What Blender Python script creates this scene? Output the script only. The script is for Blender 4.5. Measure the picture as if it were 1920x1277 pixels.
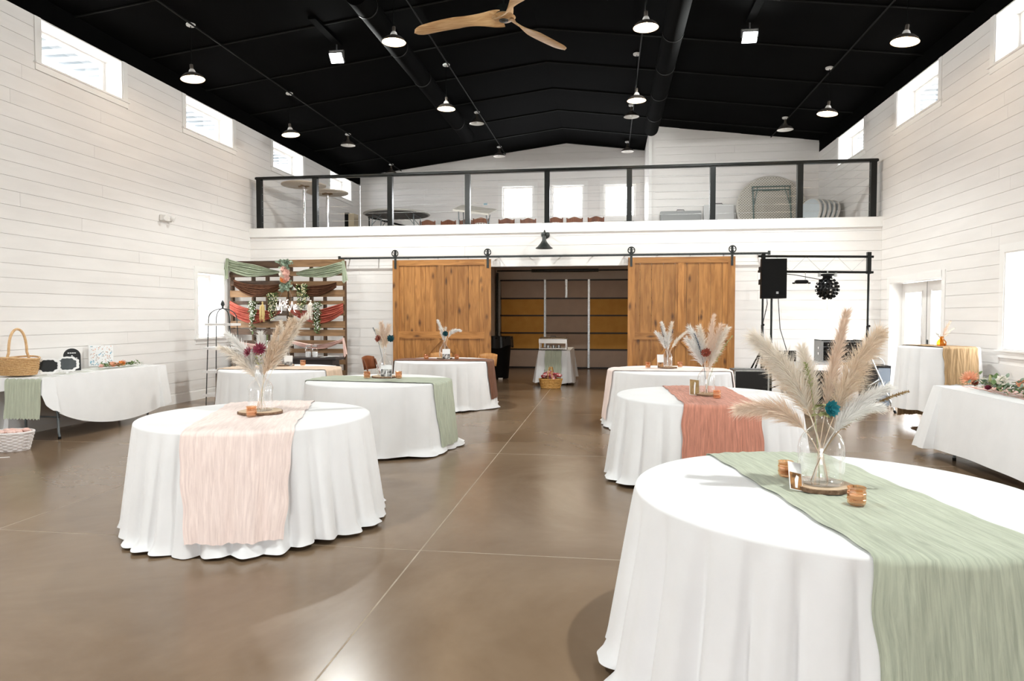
import bpy, math, random
from mathutils import Vector, Matrix, Euler

S = bpy.context.scene
for o in list(bpy.data.objects):
    bpy.data.objects.remove(o, do_unlink=True)
COL = S.collection
PI = math.pi
sin, cos, sqrt, radians = math.sin, math.cos, math.sqrt, math.radians

# ------------------------------------------------------------------ camera
cam_d = bpy.data.cameras.new('camera')
cam_d.sensor_width = 36.0
cam_d.lens = 1285.0 / 1920.0 * 36.0
cam_d.clip_end = 300
cam = bpy.data.objects.new('camera', cam_d)
COL.objects.link(cam)
cam.location = (0, 0, 1.5)
cam.rotation_euler = (radians(90 - 2.028), 0, radians(8.056))
S.camera = cam

# ------------------------------------------------------------------ sky, exposure
W = bpy.data.worlds.new('overcast_sky')
S.world = W
W.use_nodes = True
bg = W.node_tree.nodes['Background']
bg.inputs['Color'].default_value = (0.95, 0.975, 1.0, 1)
bg.inputs['Strength'].default_value = 13.0
S.view_settings.view_transform = 'Standard'
S.view_settings.look = 'None'
S.view_settings.exposure = 0.40
S.view_settings.gamma = 1.0
S.view_settings.use_curve_mapping = False
cy = S.cycles
cy.max_bounces = 9
cy.diffuse_bounces = 5
cy.glossy_bounces = 4
cy.transparent_max_bounces = 24
cy.transmission_bounces = 8
cy.caustics_reflective = False
cy.caustics_refractive = False
cy.sample_clamp_indirect = 6.0
cy.use_denoising = True

FLOOD_W = 490.0
PENDANT_W = 10.0


def portal(x, y, z, sx, sy, rot):
    """Sampling guide for the sky seen through a real opening (emits nothing itself)."""
    d = bpy.data.lights.new('window_opening', 'AREA')
    d.shape = 'RECTANGLE'
    d.size = sx
    d.size_y = sy
    o = bpy.data.objects.new('window_opening', d)
    COL.objects.link(o)
    o.location = (x, y, z)
    o.rotation_euler = rot
    d.cycles.is_portal = True


# ------------------------------------------------------------------ room numbers
XL, XR, YB, YE, YF = -7.35, 4.9, 13.33, 19.7, -4.5
XC = (XL + XR) / 2
LOFT = 3.27
WTOP = 5.38
ZR = 6.42


def roof(x):
    return ZR - 0.125 * abs(x - XC)


# ------------------------------------------------------------------ materials
MATS = {}


def nodes_of(name):
    m = bpy.data.materials.new(name)
    m.use_nodes = True
    nt = m.node_tree
    return m, nt, nt.nodes['Principled BSDF']


def mat(name, col, rough=0.6, metal=0.0, col2=None, scale=8.0, stretch=(1, 1, 1), bump=0.0, bscale=None,
        coords='Object', spec=0.5, emit=None, estr=0.0, rnd=0.0, sheen=0.0, detail=4.0, contrast=(0.35, 0.65), sub=0.0):
    if name in MATS:
        return MATS[name]
    m, nt, p = nodes_of(name)
    N, L = nt.nodes.new, nt.links.new
    p.inputs['Base Color'].default_value = (*col, 1)
    p.inputs['Roughness'].default_value = rough
    p.inputs['Metallic'].default_value = metal
    p.inputs['Specular IOR Level'].default_value = spec
    if sheen:
        p.inputs['Sheen Weight'].default_value = sheen
    if emit:
        p.inputs['Emission Color'].default_value = (*emit, 1)
        p.inputs['Emission Strength'].default_value = estr
    vec = None
    if col2 or bump:
        if coords == 'World':
            g = N('ShaderNodeNewGeometry')
            vec = g.outputs['Position']
        else:
            t = N('ShaderNodeTexCoord')
            vec = t.outputs[coords]
        mp = N('ShaderNodeMapping')
        mp.inputs['Scale'].default_value = stretch
        L(vec, mp.inputs['Vector'])
        if rnd:
            oi = N('ShaderNodeObjectInfo')
            mu = N('ShaderNodeMath')
            mu.operation = 'MULTIPLY'
            mu.inputs[1].default_value = 37.0
            L(oi.outputs['Random'], mu.inputs[0])
            cb = N('ShaderNodeCombineXYZ')
            for k in range(3):
                L(mu.outputs[0], cb.inputs[k])
            L(cb.outputs[0], mp.inputs['Location'])
        vec = mp.outputs['Vector']
    last = None
    if col2:
        n = N('ShaderNodeTexNoise')
        n.inputs['Scale'].default_value = scale
        n.inputs['Detail'].default_value = detail
        L(vec, n.inputs['Vector'])
        r = N('ShaderNodeValToRGB')
        r.color_ramp.elements[0].position = contrast[0]
        r.color_ramp.elements[1].position = contrast[1]
        r.color_ramp.elements[0].color = (*col, 1)
        r.color_ramp.elements[1].color = (*col2, 1)
        L(n.outputs['Fac'], r.inputs['Fac'])
        last = r.outputs['Color']
    if rnd:
        oi2 = N('ShaderNodeObjectInfo')
        hs = N('ShaderNodeHueSaturation')
        mr = N('ShaderNodeMapRange')
        mr.inputs['To Min'].default_value = 1 - rnd
        mr.inputs['To Max'].default_value = 1 + rnd
        L(oi2.outputs['Random'], mr.inputs['Value'])
        L(mr.outputs['Result'], hs.inputs['Value'])
        if last:
            L(last, hs.inputs['Color'])
        else:
            hs.inputs['Color'].default_value = (*col, 1)
        last = hs.outputs['Color']
    if last:
        L(last, p.inputs['Base Color'])
    if bump:
        n2 = N('ShaderNodeTexNoise')
        n2.inputs['Scale'].default_value = bscale or scale * 3
        n2.inputs['Detail'].default_value = 5
        L(vec, n2.inputs['Vector'])
        b = N('ShaderNodeBump')
        b.inputs['Strength'].default_value = bump
        b.inputs['Distance'].default_value = 0.01
        L(n2.outputs['Fac'], b.inputs['Height'])
        L(b.outputs['Normal'], p.inputs['Normal'])
    MATS[name] = m
    return m


def glass_mat(name, tint=(1, 1, 1), rough=0.02, base=0.05, edge=0.75, gcol=(1, 1, 1)):
    """Thin-walled glass: clear face-on, mirror-like towards the rim."""
    if name in MATS:
        return MATS[name]
    m, nt, p = nodes_of(name)
    N, L = nt.nodes.new, nt.links.new
    nt.nodes.remove(p)
    out = nt.nodes['Material Output']
    t = N('ShaderNodeBsdfTransparent')
    t.inputs['Color'].default_value = (*tint, 1)
    g = N('ShaderNodeBsdfGlossy')
    g.inputs['Roughness'].default_value = rough
    g.inputs['Color'].default_value = (*gcol, 1)
    lw = N('ShaderNodeLayerWeight')
    lw.inputs['Blend'].default_value = 0.35
    mr = N('ShaderNodeMapRange')
    mr.inputs['To Min'].default_value = base
    mr.inputs['To Max'].default_value = edge
    pw = N('ShaderNodeMath')
    pw.operation = 'POWER'
    pw.inputs[1].default_value = 2.2
    L(lw.outputs['Facing'], pw.inputs[0])
    L(pw.outputs[0], mr.inputs['Value'])
    mx = N('ShaderNodeMixShader')
    L(mr.outputs['Result'], mx.inputs['Fac'])
    L(t.outputs[0], mx.inputs[1])
    L(g.outputs[0], mx.inputs[2])
    L(mx.outputs[0], out.inputs['Surface'])
    MATS[name] = m
    return m


WHITE = mat('painted_shiplap', (0.80, 0.775, 0.755), 0.45, col2=(0.84, 0.815, 0.795), scale=1.2, stretch=(1, 1, 6),
            coords='World', rnd=0.012, bump=0.05, bscale=60)
TRIMW = mat('white_trim_paint', (0.84, 0.825, 0.81), 0.4, col2=(0.86, 0.85, 0.83), scale=3)
BLACKC = mat('black_ceiling_liner', (0.0012, 0.0012, 0.0012), 0.9, col2=(0.002, 0.002, 0.002), scale=2, coords='World', spec=0.03)
BLACKRIB = mat('black_ceiling_trim', (0.006, 0.006, 0.0055), 0.6, spec=0.12)
BLKMETAL = mat('black_powder_coat', (0.003, 0.004, 0.0035), 0.25, col2=(0.006, 0.007, 0.0065), scale=20, spec=0.3)
IRON = mat('dark_iron', (0.012, 0.016, 0.015), 0.42, col2=(0.03, 0.035, 0.033), scale=30)
STEEL = mat('galvanised_steel', (0.42, 0.43, 0.43), 0.38, 0.9, col2=(0.6, 0.61, 0.61), scale=25)
CHROME = mat('chrome', (0.75, 0.75, 0.76), 0.12, 1.0)
GREYMETAL = mat('grey_painted_leg', (0.13, 0.15, 0.16), 0.4, 0.3, col2=(0.17, 0.19, 0.2), scale=14)
RUBBER = mat('black_rubber', (0.004, 0.004, 0.004), 0.6, spec=0.2)
BLKPLASTIC = mat('black_plastic', (0.003, 0.003, 0.0035), 0.5, col2=(0.006, 0.006, 0.0065), scale=30, bump=0.1, bscale=200, spec=0.15)
CLOTH = mat('white_polyester', (0.84, 0.84, 0.845), 0.75, col2=(0.87, 0.87, 0.875), scale=5, bump=0.06, bscale=40, sheen=0.15)
GLASS = glass_mat('clear_glass', base=0.07, edge=0.9)
PANE = glass_mat('window_glass', base=0.03, edge=0.5)
AMBER = glass_mat('amber_glass', (0.97, 0.80, 0.65), 0.06, 0.2, 0.7, (1.0, 0.82, 0.66))
AMBERV = glass_mat('amber_bottle_glass', (0.8, 0.42, 0.1), 0.03, 0.1, 0.7, (1.0, 0.75, 0.5))


def wood_mat(name, c1, c2, ck, knots=True, scale=1.0, rough=0.45, axis='Z'):
    if name in MATS:
        return MATS[name]
    m, nt, p = nodes_of(name)
    N, L = nt.nodes.new, nt.links.new
    tc = N('ShaderNodeTexCoord')
    oi = N('ShaderNodeObjectInfo')
    mu = N('ShaderNodeMath')
    mu.operation = 'MULTIPLY'
    mu.inputs[1].default_value = 53.0
    L(oi.outputs['Random'], mu.inputs[0])
    cb = N('ShaderNodeCombineXYZ')
    for k in range(3):
        L(mu.outputs[0], cb.inputs[k])
    st = {'X': (1.2, 9, 9), 'Y': (9, 1.2, 9), 'Z': (9, 9, 1.2)}[axis]
    mp = N('ShaderNodeMapping')
    mp.inputs['Scale'].default_value = [s * scale for s in st]
    L(tc.outputs['Object'], mp.inputs['Vector'])
    L(cb.outputs[0], mp.inputs['Location'])
    n = N('ShaderNodeTexNoise')
    n.inputs['Scale'].default_value = 1.6
    n.inputs['Detail'].default_value = 7
    n.inputs['Distortion'].default_value = 0.9
    L(mp.outputs[0], n.inputs['Vector'])
    r = N('ShaderNodeValToRGB')
    r.color_ramp.elements[0].position = 0.32
    r.color_ramp.elements[1].position = 0.68
    r.color_ramp.elements[0].color = (*c1, 1)
    r.color_ramp.elements[1].color = (*c2, 1)
    L(n.outputs['Fac'], r.inputs['Fac'])
    last = r.outputs['Color']
    if knots:
        mp2 = N('ShaderNodeMapping')
        s2 = {'X': (2.0, 5, 5), 'Y': (5, 2.0, 5), 'Z': (5, 5, 2.0)}[axis]
        mp2.inputs['Scale'].default_value = [s * scale for s in s2]
        L(tc.outputs['Object'], mp2.inputs['Vector'])
        L(cb.outputs[0], mp2.inputs['Location'])
        v = N('ShaderNodeTexVoronoi')
        v.inputs['Scale'].default_value = 1.3
        n3 = N('ShaderNodeTexNoise')
        n3.inputs['Scale'].default_value = 3.0
        L(mp2.outputs[0], n3.inputs['Vector'])
        mxv = N('ShaderNodeMix')
        mxv.data_type = 'VECTOR'
        mxv.inputs['Factor'].default_value = 0.12
        L(mp2.outputs[0], mxv.inputs['A'])
        L(n3.outputs['Color'], mxv.inputs['B'])
        L(mxv.outputs['Result'], v.inputs['Vector'])
        rk = N('ShaderNodeValToRGB')
        rk.color_ramp.elements[0].position = 0.05
        rk.color_ramp.elements[1].position = 0.22
        rk.color_ramp.elements[0].color = (0.9, 0.9, 0.9, 1)
        rk.color_ramp.elements[1].color = (0, 0, 0, 1)
        L(v.outputs['Distance'], rk.inputs['Fac'])
        mx = N('ShaderNodeMix')
        mx.data_type = 'RGBA'
        mx.inputs['B'].default_value = (*ck, 1)
        L(rk.outputs['Color'], mx.inputs['Factor'])
        L(last, mx.inputs['A'])
        last = mx.outputs['Result']
    hs = N('ShaderNodeHueSaturation')
    mr = N('ShaderNodeMapRange')
    mr.inputs['To Min'].default_value = 0.86
    mr.inputs['To Max'].default_value = 1.16
    L(oi.outputs['Random'], mr.inputs['Value'])
    L(mr.outputs['Result'], hs.inputs['Value'])
    L(last, hs.inputs['Color'])
    L(hs.outputs['Color'], p.inputs['Base Color'])
    p.inputs['Roughness'].default_value = rough
    b = N('ShaderNodeBump')
    b.inputs['Strength'].default_value = 0.12
    b.inputs['Distance'].default_value = 0.01
    L(n.outputs['Fac'], b.inputs['Height'])
    L(b.outputs['Normal'], p.inputs['Normal'])
    MATS[name] = m
    return m


BARN_Z = wood_mat('knotty_alder_upright', (0.27, 0.108, 0.024), (0.48, 0.22, 0.062), (0.06, 0.02, 0.005))
BARN_X = wood_mat('knotty_alder_rail', (0.27, 0.108, 0.024), (0.48, 0.22, 0.062), (0.06, 0.02, 0.005), axis='X')
PAL_D = wood_mat('dark_pallet_board', (0.036, 0.019, 0.010), (0.10, 0.055, 0.028), (0.02, 0.01, 0.006), axis='X', rough=0.7)
PAL_L = wood_mat('light_pallet_board', (0.16, 0.085, 0.036), (0.30, 0.175, 0.085), (0.05, 0.025, 0.01), axis='X', rough=0.7)
PAL_S = wood_mat('pallet_stringer', (0.06, 0.032, 0.016), (0.14, 0.08, 0.04), (0.02, 0.01, 0.006), rough=0.75)
CHAIRW = wood_mat('red_brown_chair_wood', (0.15, 0.04, 0.014), (0.26, 0.085, 0.03), (0.05, 0.015, 0.006), knots=False)
HONEYW = wood_mat('honey_chair_wood', (0.36, 0.15, 0.035), (0.52, 0.25, 0.075), (0.1, 0.04, 0.01), knots=False)
DARKW = mat('espresso_wood', (0.018, 0.013, 0.013), 0.4, col2=(0.035, 0.026, 0.025), scale=4, stretch=(1, 8, 8))
FANW = wood_mat('carved_fan_wood', (0.40, 0.22, 0.09), (0.62, 0.42, 0.22), (0.2, 0.1, 0.04), knots=False, axis='X', scale=2)

# polished concrete
m, nt, p = nodes_of('polished_concrete')
N, L = nt.nodes.new, nt.links.new
g = N('ShaderNodeNewGeometry')
n1 = N('ShaderNodeTexNoise')
n1.inputs['Scale'].default_value = 0.55
n1.inputs['Detail'].default_value = 6
n1.inputs['Roughness'].default_value = 0.62
n1.inputs['Distortion'].default_value = 0.5
L(g.outputs['Position'], n1.inputs['Vector'])
r1 = N('ShaderNodeValToRGB')
r1.color_ramp.elements[0].position = 0.3
r1.color_ramp.elements[1].position = 0.72
r1.color_ramp.elements[0].color = (0.16, 0.10, 0.056, 1)
r1.color_ramp.elements[1].color = (0.285, 0.203, 0.134, 1)
L(n1.outputs['Fac'], r1.inputs['Fac'])
n2 = N('ShaderNodeTexNoise')
n2.inputs['Scale'].default_value = 9
n2.inputs['Detail'].default_value = 8
n2.inputs['Roughness'].default_value = 0.7
L(g.outputs['Position'], n2.inputs['Vector'])
mx = N('ShaderNodeMix')
mx.data_type = 'RGBA'
mx.blend_type = 'OVERLAY'
mx.inputs['Factor'].default_value = 0.08
L(r1.outputs['Color'], mx.inputs['A'])
L(n2.outputs['Color'], mx.inputs['B'])
bw = N('ShaderNodeRGBToBW')
L(n2.outputs['Color'], bw.inputs[0])
L(bw.outputs[0], mx.inputs['B'])
L(mx.outputs['Result'], p.inputs['Base Color'])
rr = N('ShaderNodeMapRange')
rr.inputs['From Min'].default_value = 0.3
rr.inputs['From Max'].default_value = 0.7
rr.inputs['To Min'].default_value = 0.20
rr.inputs['To Max'].default_value = 0.26
L(n1.outputs['Fac'], rr.inputs['Value'])
L(rr.outputs['Result'], p.inputs['Roughness'])
p.inputs['Specular IOR Level'].default_value = 0.44
CONC = m
JOINT = mat('joint_filler', (0.44, 0.36, 0.27), 0.7, col2=(0.30, 0.23, 0.16), scale=6, coords='World')


# ------------------------------------------------------------------ mesh builder
class MB:
    def __init__(self):
        self.v = []
        self.f = []

    def add(self, vs, fs):
        b = len(self.v)
        self.v += [tuple(q) for q in vs]
        self.f += [tuple(i + b for i in q) for q in fs]
        return self

    def box(self, x0, x1, y0, y1, z0, z1):
        vs = [(x, y, z) for z in (z0, z1) for y in (y0, y1) for x in (x0, x1)]
        return self.add(vs, [(0, 2, 3, 1), (4, 5, 7, 6), (0, 1, 5, 4), (2, 6, 7, 3), (0, 4, 6, 2), (1, 3, 7, 5)])

    def rbox(self, c, size, rot=(0, 0, 0)):
        R = Euler(rot).to_matrix()
        c = Vector(c)
        h = [s / 2 for s in size]
        vs = [c + R @ Vector((x, y, z)) for z in (-h[2], h[2]) for y in (-h[1], h[1]) for x in (-h[0], h[0])]
        return self.add(vs, [(0, 2, 3, 1), (4, 5, 7, 6), (0, 1, 5, 4), (2, 6, 7, 3), (0, 4, 6, 2), (1, 3, 7, 5)])

    def bevbox(self, x0, x1, y0, y1, z0, z1, b):
        # box with chamfered vertical and top edges: a rounded outline prism
        pts = [(x0 + b, y0), (x1 - b, y0), (x1, y0 + b), (x1, y1 - b), (x1 - b, y1), (x0 + b, y1), (x0, y1 - b), (x0, y0 + b)]
        cx, cy_ = (x0 + x1) / 2, (y0 + y1) / 2
        kx, ky = (x1 - x0 - 2 * b) / (x1 - x0), (y1 - y0 - 2 * b) / (y1 - y0)
        n = 8
        rings = []
        for (k, z) in ((1, z0 + b), (1, z1 - b), (0, z1)):
            rings.append([((cx + (q[0] - cx) * (1 if k else kx)), (cy_ + (q[1] - cy_) * (1 if k else ky)), z) for q in pts])
        rings.insert(0, [(cx + (q[0] - cx) * kx, cy_ + (q[1] - cy_) * ky, z0) for q in pts])
        vs = [q for r_ in rings for q in r_]
        fs = []
        for i in range(3):
            for j in range(n):
                fs.append((i * n + j, i * n + (j + 1) % n, (i + 1) * n + (j + 1) % n, (i + 1) * n + j))
        fs.append(tuple(reversed(range(n))))
        fs.append(tuple(range(3 * n, 4 * n)))
        return self.add(vs, fs)

    def prism(self, pts, t, frame):
        """extrude the outline pts (2-D) by t; frame = (origin, ax, ay, an)"""
        o, ax, ay, an = [Vector(q) for q in frame]
        n = len(pts)
        vs = [o + ax * a + ay * b for a, b in pts] + [o + ax * a + ay * b + an * t for a, b in pts]
        fs = [tuple(reversed(range(n))), tuple(range(n, 2 * n))]
        fs += [(i, (i + 1) % n, n + (i + 1) % n, n + i) for i in range(n)]
        return self.add(vs, fs)

    def cyl(self, p0, p1, r0, r1=None, n=12, caps=True):
        r1 = r0 if r1 is None else r1
        p0, p1 = Vector(p0), Vector(p1)
        d = (p1 - p0).normalized()
        a = d.orthogonal().normalized()
        b = d.cross(a)
        vs = []
        for p_, r_ in ((p0, r0), (p1, r1)):
            vs += [p_ + (a * cos(2 * PI * i / n) + b * sin(2 * PI * i / n)) * r_ for i in range(n)]
        fs = [(i, (i + 1) % n, n + (i + 1) % n, n + i) for i in range(n)]
        if caps:
            fs += [tuple(reversed(range(n))), tuple(range(n, 2 * n))]
        return self.add(vs, fs)

    def lathe(self, prof, n=24, c=(0, 0, 0), cap0=False, cap1=False, M=None):
        vs = []
        for r_, z in prof:
            for i in range(n):
                q = Vector((r_ * cos(2 * PI * i / n), r_ * sin(2 * PI * i / n), z))
                if M is not None:
                    q = M @ q
                vs.append(q + Vector(c))
        fs = []
        for k in range(len(prof) - 1):
            for i in range(n):
                fs.append((k * n + i, k * n + (i + 1) % n, (k + 1) * n + (i + 1) % n, (k + 1) * n + i))
        if cap0:
            fs.append(tuple(reversed(range(n))))
        if cap1:
            b = (len(prof) - 1) * n
            fs.append(tuple(range(b, b + n)))
        return self.add(vs, fs)

    def tube(self, pts, r, n=6, closed=False, caps=True):
        pts = [Vector(q) for q in pts]
        m_ = len(pts)
        rs = r if isinstance(r, (list, tuple)) else [r] * m_
        vs = []
        a = None
        for i in range(m_):
            if closed:
                d = pts[(i + 1) % m_] - pts[i - 1]
            else:
                d = pts[min(i + 1, m_ - 1)] - pts[max(i - 1, 0)]
            d = d.normalized() if d.length > 1e-9 else Vector((0, 0, 1))
            if a is None:
                a = d.orthogonal().normalized()
            else:
                a = a - d * a.dot(d)
                a = a.normalized() if a.length > 1e-6 else d.orthogonal().normalized()
            b = d.cross(a)
            vs += [pts[i] + (a * cos(2 * PI * k / n) + b * sin(2 * PI * k / n)) * rs[i] for k in range(n)]
        fs = []
        for i in range(m_ if closed else m_ - 1):
            j = (i + 1) % m_
            for k in range(n):
                fs.append((i * n + k, i * n + (k + 1) % n, j * n + (k + 1) % n, j * n + k))
        if caps and not closed:
            fs += [tuple(reversed(range(n))), tuple(range((m_ - 1) * n, m_ * n))]
        return self.add(vs, fs)

    def grid(self, fn, nu, nv, wrap=False):
        vs = [fn(i / nu, j / nv) for j in range(nv + 1) for i in range(nu + (0 if wrap else 1))]
        w = nu if wrap else nu + 1
        fs = []
        for j in range(nv):
            for i in range(nu):
                i2 = (i + 1) % w if wrap else i + 1
                fs.append((j * w + i, j * w + i2, (j + 1) * w + i2, (j + 1) * w + i))
        return self.add(vs, fs)

    def sphere(self, c, r, n=12, m_=8, sq=(1, 1, 1)):
        c = Vector(c)
        prof = []
        vs, fs = [], []
        for j in range(m_ + 1):
            a = PI * j / m_
            for i in range(n):
                b = 2 * PI * i / n
                vs.append(c + Vector((r * sq[0] * sin(a) * cos(b), r * sq[1] * sin(a) * sin(b), -r * sq[2] * cos(a))))
        for j in range(m_):
            for i in range(n):
                fs.append((j * n + i, j * n + (i + 1) % n, (j + 1) * n + (i + 1) % n, (j + 1) * n + i))
        return self.add(vs, fs)

    def mesh(self, name, mt, smooth=None):
        me = bpy.data.meshes.new(name)
        me.from_pydata(self.v, [], self.f)
        if mt:
            me.materials.append(mt)
        if smooth is not None:
            me.polygons.foreach_set('use_smooth', [True] * len(me.polygons))
            if smooth < 179:
                me.set_sharp_from_angle(angle=radians(smooth))
        me.update()
        return me

    def build(self, name, mt, parent=None, smooth=None, loc=None, label=None):
        o = bpy.data.objects.new(name, self.mesh(name, mt, smooth))
        COL.objects.link(o)
        if parent is not None:
            o.parent = parent
        if loc is not None:
            o.location = loc
        if label:
            o['label'] = label
        return o


def tag(o, label, cat, group=None):
    o['label'] = label
    o['category'] = cat
    if group:
        o['group'] = group
    return o


def thing(name, label, cat, loc=(0, 0, 0), rz=0.0, group=None, rot=None):
    o = bpy.data.objects.new(name, None)
    o.empty_display_size = 0.1
    COL.objects.link(o)
    o.location = loc
    o.rotation_euler = rot or (0, 0, rz)
    return tag(o, label, cat, group)


def struct(o):
    o['kind'] = 'structure'
    return o


def copy_tree(o, parent=None):
    c = o.copy()
    COL.objects.link(c)
    if parent is not None:
        c.parent = parent
    for ch in list(o.children):
        copy_tree(ch, c)
    return c


UNIT = MB().box(-.5, .5, -.5, .5, -.5, .5).mesh('unit_board', None)
UNITS = {}


def unit(name, mt, parent, x0, x1, y0, y1, z0, z1):
    """axis-aligned piece sharing one cube mesh per material"""
    k = mt.name
    if k not in UNITS:
        me = UNIT.copy()
        me.materials.clear()
        me.materials.append(mt)
        UNITS[k] = me
    o = bpy.data.objects.new(name, UNITS[k])
    COL.objects.link(o)
    o.parent = parent
    o.location = ((x0 + x1) / 2, (y0 + y1) / 2, (z0 + z1) / 2)
    o.scale = (abs(x1 - x0), abs(y1 - y0), abs(z1 - z0))
    return o

# ================================================================== THE ROOM
rng = random.Random(7)
# ---- floor: sawn slabs with filled joints
fl = struct(MB().box(XL - .38, XR + .38, YF - 2, YE + .2, -0.2, -0.0004).build('floor', JOINT))
xs = [XL, -4.26, -1.19, 1.88, XR]
ys = [YF, -2.03, 1.10, 4.22, 7.35, 10.47, 13.60, 16.7, YE]
for i in range(4):
    for j in range(len(ys) - 1):
        g_ = 0.005
        unit('slab', CONC, fl, xs[i] + g_, xs[i + 1] - g_, ys[j] + g_, ys[j + 1] - g_, -0.1, 0.0)


def cells(a0, a1, z0, z1, holes):
    A = sorted({a0, a1, *[h[0] for h in holes], *[h[1] for h in holes]})
    Z = sorted({z0, z1, *[h[2] for h in holes], *[h[3] for h in holes]})
    A = [a for a in A if a0 <= a <= a1]
    Z = [z for z in Z if z0 <= z <= z1]
    for i in range(len(A) - 1):
        for j in range(len(Z) - 1):
            ca, cz = (A[i] + A[i + 1]) / 2, (Z[j] + Z[j + 1]) / 2
            if not any(h[0] < ca < h[1] and h[2] < cz < h[3] for h in holes):
                yield A[i], A[i + 1], Z[j], Z[j + 1]


def wall(name, axis, pos, inward, a0, a1, z0, z1, holes, thick=0.2, boards=True, trims=0.0, pitch=0.18, mt=WHITE, top=None, zstart=None):
    """axis 'X': wall spans Y at x=pos; axis 'Y': wall spans X at y=pos. Shiplap boards are child pieces."""
    mb = MB()
    back = pos - inward * 0.018

    def put(mb_, u0, u1, w0, w1, d0, d1):
        lo, hi = min(d0, d1), max(d0, d1)
        if axis == 'X':
            mb_.box(lo, hi, u0, u1, w0, w1)
        else:
            mb_.box(u0, u1, lo, hi, w0, w1)
    for (u0, u1, w0, w1) in cells(a0, a1, z0, z1, holes):
        put(mb, u0, u1, w0, w1, back, back - inward * thick)
    if top:   # gable part above z1
        for u0, u1 in top:
            zz = [(u0, z1), (u1, z1), (u1, roof(u1)), (u0, roof(u0))]
            if u0 < XC < u1:
                zz.insert(3, (XC, ZR))
            mb.prism(zz, thick, ((0, back, 0), (1, 0, 0), (0, 0, 1), (0, -inward, 0)))
    w = struct(mb.build(name, mt))
    if not boards:
        return w
    zmax = z1 if not top else ZR
    r_ = random.Random(name)
    z = z0 if zstart is None else zstart
    while z < zmax - 0.02:
        zt = min(z + pitch - 0.004, zmax)
        zm = (z + zt) / 2
        segs = [(a0, a1)]
        if top and zm > z1:
            half = (ZR - zm) / 0.125
            segs = [(max(u0, XC - half), min(u1, XC + half)) for u0, u1 in top]
            segs = [s for s in segs if s[1] - s[0] > .05]
        for h in holes:
            h0, h1, hz0, hz1 = h[0] - trims, h[1] + trims, h[2] - trims, h[3] + trims
            if hz0 < zm < hz1:
                ns = []
                for s in segs:
                    if h1 <= s[0] or h0 >= s[1]:
                        ns.append(s)
                    else:
                        if h0 > s[0]:
                            ns.append((s[0], h0))
                        if h1 < s[1]:
                            ns.append((h1, s[1]))
                segs = ns
        for s in segs:
            u = s[0]
            first = r_.uniform(1.2, 4.8)
            while u < s[1] - 0.01:
                e = min(u + first, s[1])
                if s[1] - e < 0.5:
                    e = s[1]
                first = 4.88
                g2 = 0.0012
                if axis == 'X':
                    unit('shiplap_board', mt, w, min(back, pos), max(back, pos), u + g2, e - g2, z, zt)
                else:
                    unit('shiplap_board', mt, w, u + g2, e - g2, min(back, pos), max(back, pos), z, zt)
                u = e
        z += pitch
    return w


WIN_N = [0]


def window(axis, pos, inward, a0, a1, z0, z1, sash=0.055, casing=0.1, depth=0.36, mull=None, sill=True, portal_rot=None, rail=None, casing_on=True):
    WIN_N[0] += 1
    name = 'window_%d' % WIN_N[0]

    def put(mb_, u0, u1, w0, w1, d0, d1):
        lo, hi = min(d0, d1), max(d0, d1)
        if axis == 'X':
            mb_.box(lo, hi, u0, u1, w0, w1)
        else:
            mb_.box(u0, u1, lo, hi, w0, w1)
    e = bpy.data.objects.new(name, None)
    COL.objects.link(e)
    struct(e)
    # jamb lining
    out = pos - inward * depth
    t = 0.018
    mb = MB()
    put(mb, a0, a1, z1 - t, z1, out, pos)
    put(mb, a0, a1, z0, z0 + t, out, pos)
    put(mb, a0, a0 + t, z0 + t, z1 - t, out, pos)
    put(mb, a1 - t, a1, z0 + t, z1 - t, out, pos)
    mb.build('window_jamb', TRIMW, e)
    # sash
    s0 = pos - inward * (depth - 0.03)
    s1 = pos - inward * (depth - 0.08)
    mb = MB()
    put(mb, a0 + t, a1 - t, z1 - t - sash, z1 - t, s0, s1)
    put(mb, a0 + t, a1 - t, z0 + t, z0 + t + sash, s0, s1)
    put(mb, a0 + t, a0 + t + sash, z0 + t + sash, z1 - t - sash, s0, s1)
    put(mb, a1 - t - sash, a1 - t, z0 + t + sash, z1 - t - sash, s0, s1)
    if rail:
        put(mb, a0 + t + sash, a1 - t - sash, rail - .025, rail + .025, s0, s1)
    mb.build('window_frame', TRIMW, e)
    mb = MB()
    sm = pos - inward * (depth - 0.05)
    put(mb, a0 + t + sash * .5, a1 - t - sash * .5, z0 + t + sash * .5, z1 - t - sash * .5, sm, sm + inward * 0.006)
    mb.build('window_pane', PANE, e)
    if casing_on:
        mb = MB()
        c1 = pos + inward * 0.012
        zt = min(z1 + casing, WTOP - 0.001) if z1 > 5 and axis == 'X' else z1 + casing
        zb = z0 - casing
        if zt > z1 + .01:
            put(mb, a0 - casing, a1 + casing, z1, zt, pos - inward * .016, c1)
        put(mb, a0 - casing, a1 + casing, zb, z0, pos - inward * .016, c1)
        put(mb, a0 - casing, a0, z0, z1, pos - inward * .016, c1)
        put(mb, a1, a1 + casing, z0, z1, pos - inward * .016, c1)
        mb.build('window_casing', TRIMW, e)
        if sill:
            mb = MB()
            put(mb, a0 - casing - .02, a1 + casing + .02, z0 - 0.022, z0, pos, pos + inward * .04)
            mb.build('window_sill', TRIMW, e)
    cu, cz = (a0 + a1) / 2, (z0 + z1) / 2
    po = pos - inward * (depth + .02)
    if axis == 'X':
        portal(po, cu, cz, z1 - z0, a1 - a0, (0, radians(-90 if inward > 0 else 90), 0))
    else:
        portal(cu, po, cz, a1 - a0, z1 - z0, (radians(90 if inward > 0 else -90), 0, 0))


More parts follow.
